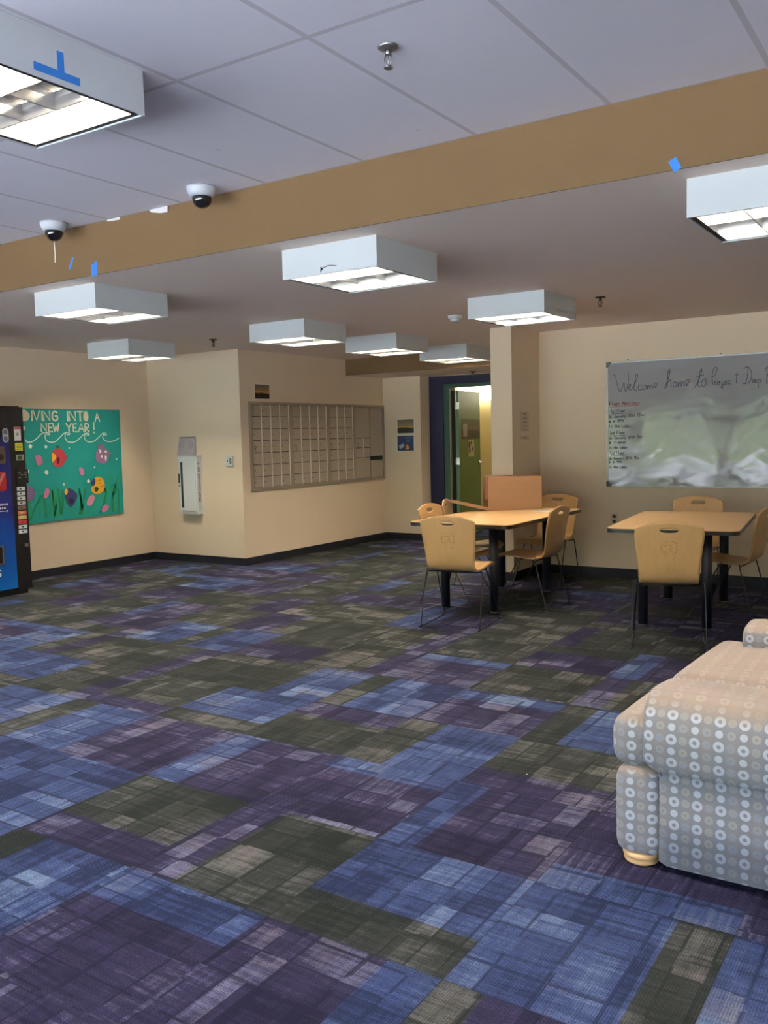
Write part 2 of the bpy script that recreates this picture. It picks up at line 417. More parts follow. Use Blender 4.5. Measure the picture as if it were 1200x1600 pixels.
def wood(name, a, b, rough=.35, scale=1.0, axis=2):
    t = NT(name); P = t.obj(); x, y, z = t.xyz(P)
    sc = [40 * scale, 40 * scale, 40 * scale]; sc[axis] = 2.2 * scale
    v = t.comb(t.math('MULTIPLY', x, sc[0]), t.math('MULTIPLY', y, sc[1]), t.math('MULTIPLY', z, sc[2]))
    n1 = t.noise(v, 1, 4, .6)
    t.bsdf(t.mix(n1, lin(a), lin(b)), rough, spec=.5)
    return t.m
M_BEECH = wood('beech_plywood', (206, 160, 104), (222, 180, 124), .32)
M_PLYEDGE = wood('plywood_edge', (170, 128, 84), (206, 166, 116), .5, axis=0)
M_TABLETOP = wood('maple_laminate', (232, 186, 126), (240, 200, 144), .28, axis=1)
M_FOOT = wood('bun_foot_wood', (222, 178, 120), (234, 194, 140), .4)
M_CARD = wood('cardboard', (162, 122, 88), (172, 131, 95), .8, axis=0)
M_ENGRAVE = simple('engraved_line', (160, 112, 66), .6)

def fabric_mat():
    t = NT('ring_pattern_upholstery')
    uv = t.n('ShaderNodeUVMap').outputs[0]; u, v, _ = t.xyz(uv)
    CW, RH = .0362, .0388
    U = t.math('ADD', t.math('DIVIDE', t.math('ADD', u, .768), CW), 100.5); V = t.math('ADD', t.math('DIVIDE', t.math('SUBTRACT', v, .33), RH), 100.5)
    iu, iv = t.math('FLOOR', U), t.math('FLOOR', V)
    du = t.math('MULTIPLY', t.math('SUBTRACT', t.math('FRACT', U), .5), CW); dv = t.math('MULTIPLY', t.math('SUBTRACT', t.math('FRACT', V), .5), RH)
    d = t.math('SQRT', t.math('ADD', t.math('MULTIPLY', du, du), t.math('MULTIPLY', dv, dv)))
    bright = t.math('LESS_THAN', t.math('ABSOLUTE', t.math('MODULO', iu, 2)), .5)
    ringrow = t.math('LESS_THAN', t.math('ABSOLUTE', t.math('MODULO', iv, 2)), .5)
    inr = t.math('MULTIPLY', t.math('LESS_THAN', d, .0168), t.math('GREATER_THAN', d, .0062))
    dot = t.math('LESS_THAN', d, .0118)
    sh = t.math('ADD', t.math('MULTIPLY', ringrow, inr), t.math('MULTIPLY', t.math('SUBTRACT', 1, ringrow), dot))
    sh2 = t.math('ADD', t.math('MULTIPLY', ringrow, t.math('LESS_THAN', d, .0135)), t.math('MULTIPLY', t.math('SUBTRACT', 1, ringrow), t.math('MULTIPLY', t.math('LESS_THAN', d, .0135), t.math('GREATER_THAN', d, .004))))
    cellw = t.white(t.comb(iu, iv, 2.5))[0]
    colw = t.white(t.comb(iu, 1.5, 9.5))[0]
    base = t.mix(colw, lin((142, 139, 138)), lin((138, 141, 149)))
    base = t.mix(t.math('MULTIPLY', t.math('SUBTRACT', 1, bright), t.math('MULTIPLY', cellw, .5)), base, lin((158, 144, 134)))
    dull = t.mix(cellw, lin((168, 160, 152)), lin((148, 152, 164)))
    c = t.mix(t.math('MULTIPLY', t.math('SUBTRACT', 1, bright), sh2), base, dull)
    c = t.mix(t.math('MULTIPLY', bright, sh), c, lin((190, 193, 202)))
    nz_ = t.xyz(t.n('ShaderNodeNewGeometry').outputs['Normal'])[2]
    top_wash = t.n('ShaderNodeMapRange'); t.l(t.math('ADD', nz_, t.math('MULTIPLY', t.math('SUBTRACT', t.noise(t.pos(), 6, 3), .5), .3)), top_wash.inputs[0]); top_wash.inputs[1].default_value = .45; top_wash.inputs[2].default_value = .8; top_wash.inputs[3].default_value = 0; top_wash.inputs[4].default_value = .82
    c = t.mix(top_wash.outputs[0], c, t.mix(t.noise(t.pos(), 5, 4), lin((146, 129, 116)), lin((164, 146, 132))))  # upward faces fade to tan: overhead light painted in, along with some wear
    weave = t.noise(t.pos(), 420, 2, .7)
    g = t.math('ADD', .86, t.math('MULTIPLY', weave, .26)); c = t.mix(1.0, c, t.comb(g, g, g), 'MULTIPLY')
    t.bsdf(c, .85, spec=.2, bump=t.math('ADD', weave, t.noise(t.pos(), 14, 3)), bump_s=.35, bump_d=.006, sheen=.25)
    return t.m
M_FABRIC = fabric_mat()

# ------------------------------------------------------------------ structure
def slab(name, boxes, m, kind=True):
    mb = MB()
    for b in boxes: mb.box(*b[:6], mi=(b[6] if len(b) > 6 else 0))
    o = mb.build(name, m)
    if kind: structure(o)
    return o
ZL, ZU = 2.477, 2.784
XL, YA, XM, YB, XR2, YD = -8.456, 7.641, -6.95, 10.607, -6.337, 10.87
YW, XP0, XP1, YP, XRT, YWIN, YBM = 8.613, -3.94, -3.715, 7.948, 2.6, -2.2, 3.69

# carpet floor, one quad per tile, colours read from a per-tile attribute
TILES = {
 0: {-4: 'B', -3: 'GP3', -2: 'GP1', -1: 'BG3', 0: 'BG2', 1: 'B', -5: 'BP1'},
 -1: {-3: 'BG1', -2: 'PB4', -1: 'PB2', 0: 'PG1', 1: 'B'},
 1: {-6: 'B', -5: 'BG1', -4: 'P', -3: 'PB1', -2: 'PB4', -1: 'PB1', 0: 'PB3', 1: 'PB4'},
 2: {-8: 'B', -7: 'BG3', -6: 'GP2', -5: 'GP3', -4: 'BG3', -3: 'GP4', -2: 'BG1', -1: 'GP3', 0: 'PG4'},
 3: {-10: 'BP4', -9: 'PB4', -8: 'BG2', -7: 'GP1', -6: 'GP2', -5: 'G', -4: 'BG1', -3: 'BG1', -2: 'PB4', -1: 'BG1', 0: 'G'},
 4: {-10: 'G', -9: 'G', -8: 'PG3', -7: 'BP1', -6: 'BG1', -5: 'PG4', -4: 'GP2', -3: 'PB4', -2: 'G', -1: 'GP1', 0: 'P'},
 5: {-11: 'G', -10: 'PG1', -9: 'G', -8: 'PB1', -7: 'G', -6: 'PG2', -5: 'G', -4: 'GP2', -3: 'G', -2: 'PG4', -1: 'PB1'},
 6: {-10: 'GP1', -9: 'P', -8: 'G', -7: 'PG1', -6: 'G', -5: 'GB2', -4: 'PB1', -3: 'G', -2: 'GP1', -1: 'G'},
}
mb = MB(); rnd = random.Random(4); vals = []
for j in range(-8, 19):
    for i in range(-14, 8):
        x0, y0 = TX + i * TS, TY + j * TS
        x1, y1 = x0 + TS, y0 + TS
        if y0 > 13.3: continue
        x0, x1 = max(x0, XL - .05), min(x1, XRT + .05); y0, y1 = max(y0, YWIN - .05), min(y1, 13.3)
        if x1 <= x0 or y1 <= y0: continue
        code = TILES.get(j, {}).get(i)
        if code is None:
            code = rnd.choices('GPB', (5, 4, .6 if j > 3 else 5))[0]
            if rnd.random() < .5: code += rnd.choice([q for q in 'GPB' if q != code]) + rnd.choice('1234')
        code = (code + code[0] + '0') if len(code) == 1 else code
        mb.quad([(x0, y0, 0), (x1, y0, 0), (x1, y1, 0), (x0, y1, 0)])
        vals.append(('BPG'.index(code[0]) / 10 + .1, 'BPG'.index(code[1]) / 10 + .1, int(code[2]) / 10))
fl = structure(mb.build('floor', M_CARPET, recalc=False))
att = fl.data.attributes.new('tile', 'FLOAT_VECTOR', 'FACE')
for k, v in enumerate(vals): att.data[k].vector = v

slab('ceiling', [(XL - .1, XRT + .1, YWIN - .1, YBM + .02, ZU, ZU + .1)], M_CEIL)
slab('ceiling', [(XL - .1, XRT + .1, YBM + .008, 9.725, ZL, ZL + .1), (XL - .1, XM, 9.725, 10.9, ZL, ZL + .1)], M_CEIL_LOW)
slab('trim_1', [(XL - .1, XRT + .1, YBM, YBM + .008, ZL, ZU + .1), (XL - .1, XRT + .1, YBM + .008, YBM + .1, ZL + .1, ZU + .1)], M_OCHRE)                 # long ochre beam face
mb = MB(); mb.box(XM, XP0, 9.725, YD, 2.266, 2.577)
o = mb.build('trim_2', [M_OCHRE, M_CEIL_LOW]); structure(o)                                # dropped soffit by the door
for p in o.data.polygons:
    if p.normal.z < -.5: p.material_index = 1
slab('wall_left', [(XL - .1, XL, YWIN - .1, YA + .1, 0, ZU + .1)], M_CREAM)
slab('wall_alcove', [(XL, XM - .1, YA, YA + .1, 0, ZL + .05), (XM - .1, XM, YA, YA + .1, 0, ZL + .05)], M_CREAM)
slab('wall_mailboxes', [(XM - .1, XM, YA + .1, YB, 0, ZL + .05)], M_CREAM)
slab('wall_far', [(XM - .1, XR2, YB, YD + .12, 0, 2.35)], M_CREAM)
slab('wall_whiteboard', [(XP1, XRT + .1, YW, YW + .1, 0, ZL + .05)], M_CREAM)
slab('wall_pillar', [(XP0, XP1, YP, YD + .12, 0, ZL + .05)], M_CREAM)
slab('wall_right', [(XRT, XRT + .1, YWIN - .1, YW, 0, ZU + .1)], M_CREAM)
slab('wall_doorway', [(-4.9, XP0, YD, YD + .12, 0, 2.35)], M_CREAM)
# room beyond the door
M_CREAM2 = paint('yellow_cream_paint', (222, 206, 150))
slab('wall_beyond', [(-7.2, -3.2, 13.0, 13.1, 0, 2.8), (-7.2, -7.1, YD + .12, 13.0, 0, 2.8), (-3.3, -3.2, YD + .12, 13.0, 0, 2.8)], M_CREAM2)
slab('ceiling', [(-7.2, -3.2, YD + .12, 13.1, 2.8, 2.9), (-7.2, -3.2, YD + .02, YD + .12, 2.3, 2.9)], M_CEIL_LOW)
# window wall behind the viewpoint
wins = [(-8.1, -6.3), (-6.1, -4.3), (-4.1, -2.3), (-2.1, -.3), (-.1, 1.7)]
WZ0, WZ1 = .30, 2.20
bx = [(XL - .1, XRT + .1, YWIN - .1, YWIN, 0, WZ0), (XL - .1, XRT + .1, YWIN - .1, YWIN, WZ1, ZU + .1)]
edges_ = [XL - .1] + [v for w in wins for v in w] + [XRT + .1]
for k in range(0, len(edges_), 2): bx.append((edges_[k], edges_[k + 1], YWIN - .1, YWIN, WZ0, WZ1))
slab('wall_windows', bx, M_CREAM)
t = NT('window_glass'); tr = t.n('ShaderNodeBsdfTransparent'); gl = t.n('ShaderNodeBsdfGlossy'); gl.inputs['Roughness'].default_value = .02
mx = t.n('ShaderNodeMixShader'); mx.inputs[0].default_value = .06; t.l(tr.outputs[0], mx.inputs[1]); t.l(gl.outputs[0], mx.inputs[2]); t.l(mx.outputs[0], t.out.inputs[0])
M_GLASS = t.m
for k, (a, b) in enumerate(wins):
    mb = MB()
    for q in ((a, a + .04, WZ0, WZ1), (b - .04, b, WZ0, WZ1), (a + .04, b - .04, WZ0, WZ0 + .04), (a + .04, b - .04, WZ1 - .04, WZ1), ((a + b) / 2 - .02, (a + b) / 2 + .02, WZ0 + .04, WZ1 - .04)):
        mb.box(q[0], q[1], YWIN - .08, YWIN - .02, q[2], q[3])
    fr = structure(mb.build('window_%d' % (k + 1), simple('window_frame_metal', (60, 60, 62), .4)))
    mb = MB(); mb.box(a + .04, (a + b) / 2 - .02, YWIN - .054, YWIN - .048, WZ0 + .04, WZ1 - .04); mb.box((a + b) / 2 + .02, b - .04, YWIN - .054, YWIN - .048, WZ0 + .04, WZ1 - .04)
    mb.build('window_pane', M_GLASS, fr)
# lawn and car park outside the windows
def ground_mat():
    t = NT('lawn_and_asphalt'); X, Y, Z = t.xyz(t.pos())
    g = t.mix(t.noise(t.pos(), 3, 4), lin((80, 104, 52)), lin((112, 136, 76)))
    a = t.mix(t.noise(t.pos(), 2, 4), lin((176, 178, 182)), lin((200, 202, 206)))
    t.bsdf(t.mix(t.math('LESS_THAN', Y, -24), a, g), .95, spec=.1); return t.m
structure(MB().box(-60, 50, -60, YWIN - .15, -.2, -.12).build('ground', ground_mat()))
mb = MB(); mb.prism([(-27, -.12), (-31, 1.9), (-44, 2.6), (-44, -.12)], 'x', -60, 50)
structure(mb.build('ground', simple('grass_bank', (84, 98, 66), .95, var=.2, scale=.4)))
mb = MB(); rnd = random.Random(12)
for k in range(46):
    x = -58 + k * 2.35 + rnd.uniform(-.8, .8); h_ = rnd.uniform(7, 11); rr = rnd.uniform(1.6, 2.4)
    prof = [(rr * q, 2.2 + h_ * z) for q, z in ((.25, 0), (.8, .12), (1.0, .35), (.9, .6), (.6, .82), (.15, 1.0))]
    mb.lathe(prof, (x, -42 + rnd.uniform(-1.5, 1.5), 0), 14)
structure(mb.build('tree_line', simple('dark_foliage', (52, 62, 50), .95, var=.5, scale=1.5)))

# baseboards
BH, BT = .088, .009
bb = {'left': [(XL, XL + BT, YWIN, YA, 0, BH)], 'alcove': [(XL + BT, XM + BT, YA - BT, YA, 0, BH)], 'mailboxes': [(XM, XM + BT, YA, YB - BT, 0, BH)],
      'far': [(XM, XR2 + BT, YB - BT, YB, 0, BH), (XR2, XR2 + BT, YB, YD - .03, 0, BH)], 'whiteboard': [(XP1 + BT, XRT - BT, YW - BT, YW, 0, BH)],
      'pillar': [(XP0 - BT, XP1 + BT, YP - BT, YP, 0, BH), (XP1, XP1 + BT, YP, YW, 0, BH), (XP0 - BT, XP0, YP, YD, 0, BH)], 'right': [(XRT - BT, XRT, YWIN, YW, 0, BH)]}
for k, b in bb.items(): slab('baseboard_' + k, b, M_BASE)

# blue surround and green frame of the doorway
slab('trim_3', [(-6.33, -6.11, YD - .03, YD + .1, 0, 2.145), (-6.33, XP0 - .001, YD - .03, YD + .1, 2.145, 2.262)], M_NAVY)
slab('trim_4', [(-6.11, -6.03, YD - .01, YD + .14, 0, 2.10), (-6.11, -4.9, YD - .01, YD + .12, 2.10, 2.145)], M_GREEN)
slab('trim_5', [(-6.03, -6.012, YD + .0, YD + .03, 0, 2.09)], M_STEEL)
slab('trim_6', [(-6.03, -6.010, YD + .03, YD + .14, 0, 2.10)], M_BLACK)
# green door leaf, swung open into the room beyond
hx, hy = -5.985, 11.012
leaf = MB().box(0, .9, -.022, .022, .012, 2.065, 0)
o = leaf.build('door_1', [M_DOORGREEN, M_TEAL]); structure(o)
for p in o.data.polygons:
    if p.normal.x < -.5: p.material_index = 1
o.location = (hx, hy, 0); o.rotation_euler = (0, 0, math.radians(98))
door = o
for z in (.32, 1.08, 1.85): MB().box(-.012, 0, -.03, .03, z - .05, z + .05).build('hinge', M_CHROME, door)
mb = MB(); mb.lathe([(.034, 0), (.034, .014), (.016, .018), (.016, .055)], (.83, 0, 0), 20, axis='y')
for v in mb.bm.verts: v.co = Vector((v.co.x, -v.co.y - .022, v.co.z + 1.03))
mb.tube([(.85, -.068, 1.03), (.78, -.07, 1.03), (.71, -.064, 1.027)], .0135, 8)
mb.build('door_handle', M_CHROME, door)

# ------------------------------------------------------------------ ceiling lights
def make_light():
    r = thing('ceiling_light', 'x', 'ceiling light')
    S, H, T = .31, .158, .006
    mb = MB()
    for b in ((-S, S, -S, -S + T, -H, 0), (-S, S, S - T, S, -H, 0), (-S, -S + T, -S + T, S - T, -H, 0), (S - T, S, -S + T, S - T, -H, 0), (-S + T, S - T, -S + T, S - T, -T, 0)): mb.box(*b)
    mb.build('housing', M_WHITE, r)
    I = S - .030
    mb = MB()
    for b in ((-S + T, S - T, -S + T, -I, -H + .006, -H + .012), (-S + T, S - T, I, S - T, -H + .006, -H + .012), (-S + T, -I, -I, I, -H + .006, -H + .012), (I, S - T, -I, I, -H + .006, -H + .012)): mb.box(*b)
    mb.build('edge_gap', M_BLACKGAP, r)
    mb = MB(); zt, zb = -H + .062, -H + .004
    c = 2 * I / 3
    prof = [(-.014, zt), (-.006, zt - .02), (-.0028, zb), (.0028, zb), (.006, zt - .02), (.014, zt)]
    for k in range(4):
        q = -I + c * k; s0 = 1
        pr = prof if 0 < k < 3 else ([(max(0, a), z) for a, z in prof] if k == 0 else [(min(0, a), z) for a, z in prof])
        if k == 0: pr = [(0, zt), (0, zb), (.0025, zb), (.007, zt - .02), (.014, zt)]
        if k == 3: pr = [(-.014, zt), (-.007, zt - .02), (-.0025, zb), (0, zb), (0, zt)]
        mb.prism([(a + q, z) for a, z in pr], 'x', -I, I)
        mb.prism([(a + q, z) for a, z in pr], 'y', -I, I)
    mb.build('louver', M_ALU, r)
    mb = MB(); zr = -T - .001
    mb.box(-I - .008, I + .008, -I - .008, I + .008, zr - .004, zr)
    mb.box(-I, I, -.088, .088, -.088, -.0125)
    mb.build('reflector', M_REFL, r)
    for y in (-.186, .186):
        mb = MB()
        for dy in (-.022, .022): mb.tube([(-.26, y + dy, -.045), (.26, y + dy, -.045)], .0125, 8)
        mb.build('lamp', M_LAMP, r)
    return r
LG = 'square louvered ceiling lights'
lights = [
 (-2.836, 2.019, ZU, 'large near white box light on the upper ceiling with blue tape cross on its side'),
 (-5.02, 4.165, ZL, 'white box light just behind the ochre beam at left, in front of the two cameras'),
 (-7.296, 6.403, ZL, 'small far white box light at left above the teal fish poster'),
 (-2.866, 4.185, ZL, 'white box light in the middle just behind the ochre beam with chipped side'),
 (-5.114, 6.435, ZL, 'white box light above the left end of the wall mailboxes'),
 (-5.1, 7.891, ZL, 'white box light in the middle of the far row before the ochre soffit'),
 (-5.089, 9.353, ZL, 'farthest white box light, nearest the green door'),
 (-2.899, 6.41, ZL, 'white box light directly in front of the cream pillar above the box table'),
 (-.692, 4.16, ZL, 'white box light at the right edge of the photo behind the ochre beam'),
]
proto = make_light()
for k, (x, y, z, lb) in enumerate(lights):
    L = proto if k == 0 else dup(proto)
    L.location = (x, y, z - .0005); tag(L, lb, 'ceiling light', LG)
    if k == 3:
        mb = MB(); q = lambda p, d: (p[0], -.31 - d, p[1])
        mb.blob([(-.05, -.118), (-.03, -.128), (-.052, -.15)], q, .0008); mb.ribbon([(-.03, -.125), (0, -.118), (.03, -.121), (.055, -.126)], .004, q, .0008)
        mb.build('scuff_mark', M_BLACKGAP, L)
# lights of the same grid that lie outside the frame but light the room
for x, y, z in ((-5.02, 2.019, ZU), (-.65, 2.019, ZU), (-7.2, 4.165, ZL)):
    L = dup(proto, (x, y, z - .0005)); tag(L, 'white box light of the same grid outside the photo', 'ceiling light', LG)
# wall light in the room beyond the door
r = thing('wall_light', 'bright white light fixture seen through the open green door', 'wall light', (-6.2, 12.99, 2.12))
MB().box(-.8, .8, -.09, 0, -.12, .16).build('light_diffuser', emis('bright_diffuser', (1, .93, .72), 9), r)

# drawn outlines, in metres on their own walls
HEAD = [[(-2.936, 1.988), (-2.915, 1.994), (-2.904, 1.953), (-2.888, 1.885), (-2.864, 1.827), (-2.846, 1.863), (-2.826, 1.915), (-2.822, 1.868), (-2.809, 1.825), (-2.792, 1.88), (-2.782, 1.946), (-2.787, 2.016)], [(-2.785, 1.86), (-2.764, 1.872), (-2.758, 1.892), (-2.771, 1.898), (-2.781, 1.873), (-2.771, 1.842), (-2.751, 1.845)], [(-2.751, 1.845), (-2.724, 1.89), (-2.697, 1.955), (-2.693, 1.988), (-2.709, 1.985), (-2.717, 1.929), (-2.728, 1.864), (-2.717, 1.83), (-2.701, 1.842)], [(-2.656, 1.88), (-2.674, 1.887), (-2.687, 1.868), (-2.683, 1.841), (-2.663, 1.836), (-2.647, 1.849)], [(-2.623, 1.882), (-2.639, 1.879), (-2.644, 1.857), (-2.632, 1.839), (-2.612, 1.851), (-2.612, 1.874), (-2.623, 1.882), (-2.603, 1.87)], [(-2.596, 1.877), (-2.599, 1.841), (-2.586, 1.872), (-2.575, 1.874), (-2.575, 1.845), (-2.562, 1.875), (-2.551, 1.876), (-2.548, 1.848)], [(-2.54, 1.857), (-2.517, 1.866), (-2.506, 1.888), (-2.519, 1.898), (-2.533, 1.88), (-2.53, 1.854), (-2.504, 1.859)], [(-2.435, 1.842), (-2.422, 1.874), (-2.399, 1.938), (-2.384, 1.996), (-2.389, 2.015), (-2.402, 1.997), (-2.404, 1.938), (-2.412, 1.88), (-2.417, 1.845), (-2.399, 1.906), (-2.38, 1.918), (-2.376, 1.891), (-2.373, 1.852), (-2.363, 1.852)], [(-2.335, 1.896), (-2.347, 1.894), (-2.355, 1.871), (-2.347, 1.85), (-2.329, 1.857), (-2.322, 1.88), (-2.335, 1.896), (-2.315, 1.887)], [(-2.306, 1.892), (-2.311, 1.849), (-2.296, 1.883), (-2.283, 1.896), (-2.281, 1.854), (-2.265, 1.887), (-2.253, 1.897), (-2.25, 1.855)], [(-2.24, 1.865), (-2.217, 1.877), (-2.205, 1.904), (-2.22, 1.915), (-2.235, 1.89), (-2.232, 1.857), (-2.209, 1.861)], [(-2.156, 1.835), (-2.131, 1.879), (-2.109, 1.935), (-2.092, 1.985), (-2.097, 2.004), (-2.109, 1.979), (-2.119, 1.923), (-2.126, 1.859), (-2.112, 1.839), (-2.096, 1.851)], [(-2.138, 1.936), (-2.076, 1.948)], [(-2.072, 1.907), (-2.091, 1.889), (-2.096, 1.858), (-2.079, 1.839), (-2.059, 1.856), (-2.054, 1.887), (-2.069, 1.91), (-2.039, 1.903)], [(-1.995, 1.855), (-2.001, 1.916), (-1.995, 1.973), (-1.977, 2.009), (-1.959, 2.004), (-1.961, 1.971), (-1.983, 1.934), (-1.999, 1.926)], [(-1.976, 1.851), (-1.975, 1.879), (-1.965, 1.874)], [(-1.948, 1.875), (-1.955, 1.855), (-1.943, 1.847), (-1.933, 1.864), (-1.943, 1.877), (-1.929, 1.874)], [(-1.912, 1.873), (-1.906, 1.829), (-1.911, 1.813), (-1.921, 1.83), (-1.897, 1.854)], [(-1.891, 1.86), (-1.873, 1.869), (-1.875, 1.884), (-1.887, 1.875), (-1.885, 1.849), (-1.867, 1.856)], [(-1.839, 1.882), (-1.854, 1.88), (-1.858, 1.86), (-1.846, 1.85), (-1.832, 1.859)], [(-1.783, 1.96), (-1.786, 1.904), (-1.788, 1.864), (-1.779, 1.851)], [(-1.799, 1.93), (-1.768, 1.933)], [(-1.724, 1.981), (-1.706, 1.996), (-1.689, 1.985), (-1.694, 1.924), (-1.703, 1.868), (-1.717, 1.844), (-1.726, 1.853), (-1.699, 1.85), (-1.67, 1.867), (-1.658, 1.909), (-1.661, 1.953), (-1.683, 1.991), (-1.706, 1.999)], [(-1.652, 1.866), (-1.637, 1.871), (-1.637, 1.883), (-1.649, 1.882), (-1.649, 1.857), (-1.634, 1.859)], [(-1.631, 1.861), (-1.616, 1.867), (-1.616, 1.88), (-1.628, 1.878), (-1.627, 1.856), (-1.613, 1.857)], [(-1.604, 1.869), (-1.601, 1.832), (-1.599, 1.805)], [(-1.606, 1.863), (-1.59, 1.881), (-1.576, 1.87), (-1.588, 1.85), (-1.604, 1.85)], [(-1.529, 1.976), (-1.53, 1.841)], [(-1.547, 1.946), (-1.531, 1.985), (-1.502, 1.974), (-1.505, 1.937), (-1.528, 1.92), (-1.498, 1.906), (-1.495, 1.857), (-1.53, 1.841)], [(-1.553, 1.699), (-1.56, 1.68), (-1.553, 1.657)]]
ROWS = [('Floor Meetings', (-2.971, 1.701), (-2.667, 1.701), 0.034), ('1st Floor', (-2.955, 1.628), (-2.811, 1.633), 0.029), ('On January 25th (Thu)', (-2.978, 1.576), (-2.611, 1.589), 0.026), ('@ 6-7PM', (-2.978, 1.529), (-2.827, 1.537), 0.025), ('in the Lobby', (-2.978, 1.488), (-2.755, 1.482), 0.025), ('2nd Floor', (-2.968, 1.416), (-2.812, 1.422), 0.028), ('On January 25th Thu', (-2.978, 1.369), (-2.648, 1.378), 0.025), ('@ 7-8PM', (-2.978, 1.322), (-2.812, 1.322), 0.025), ('in the lobby', (-2.979, 1.277), (-2.793, 1.275), 0.024), ('3rd Floor', (-2.966, 1.221), (-2.824, 1.222), 0.028), ('On January 25th Thu', (-2.979, 1.167), (-2.679, 1.175), 0.025), ('@ 8-9PM', (-2.979, 1.132), (-2.844, 1.135), 0.023), ('in the Lobby', (-2.979, 1.085), (-2.793, 1.085), 0.024)]
UNDER = [[(-2.974, 1.684), (-2.686, 1.694)], [(-2.952, 1.615), (-2.805, 1.62)], [(-2.952, 1.4), (-2.818, 1.406)], [(-2.953, 1.211), (-2.818, 1.213)]]
MLET = [('D', (5.88, 1.712), (5.97, 1.821)), ('I', (5.972, 1.712), (6.007, 1.822)), ('V', (6.006, 1.712), (6.096, 1.823)), ('I', (6.102, 1.712), (6.131, 1.819)), ('N', (6.134, 1.712), (6.235, 1.82)), ('G', (6.241, 1.712), (6.327, 1.821)), ('I', (6.428, 1.71), (6.462, 1.822)), ('N', (6.465, 1.71), (6.572, 1.824)), ('T', (6.572, 1.71), (6.663, 1.822)), ('O', (6.663, 1.71), (6.726, 1.822)), ('A', (6.816, 1.706), (6.891, 1.812)), ('N', (6.094, 1.595), (6.181, 1.684)), ('E', (6.188, 1.591), (6.253, 1.684)), ('W', (6.247, 1.591), (6.332, 1.684)), ('Y', (6.417, 1.589), (6.498, 1.684)), ('E', (6.509, 1.588), (6.57, 1.68)), ('A', (6.578, 1.588), (6.668, 1.68)), ('R', (6.672, 1.587), (6.742, 1.68)), ('!', (6.782, 1.571), (6.808, 1.699))]
WAVE = [[(5.873, 1.599), (5.919, 1.601), (5.957, 1.585)], [(5.89, 1.508), (5.912, 1.484), (5.966, 1.483), (6.032, 1.519), (6.091, 1.567), (6.14, 1.583), (6.188, 1.577), (6.199, 1.56), (6.166, 1.558)], [(6.172, 1.583), (6.138, 1.553), (6.146, 1.504), (6.182, 1.479), (6.256, 1.478), (6.325, 1.525), (6.378, 1.567), (6.429, 1.578), (6.463, 1.563), (6.428, 1.552)], [(6.412, 1.575), (6.393, 1.535), (6.415, 1.485), (6.457, 1.469), (6.526, 1.476), (6.598, 1.518), (6.653, 1.561), (6.707, 1.569), (6.723, 1.548), (6.688, 1.552)], [(6.675, 1.568), (6.655, 1.532), (6.67, 1.488), (6.718, 1.467), (6.79, 1.479), (6.866, 1.529), (6.905, 1.561), (6.951, 1.567), (6.968, 1.549), (6.931, 1.543)], [(6.932, 1.561), (6.911, 1.521), (6.946, 1.48), (7.01, 1.467), (7.086, 1.478), (7.148, 1.507)]]
BUB = [(5.948, 1.436, 0.022), (6.14, 1.426, 0.017), (6.441, 1.406, 0.008), (7.011, 1.331, 0.006), (7.097, 1.259, 0.01), (6.775, 1.177, 0.01), (6.13, 1.148, 0.024), (5.894, 1.17, 0.024), (6.679, 1.021, 0.02), (6.344, 1.003, 0.015), (5.883, 1.63, 0.02)]
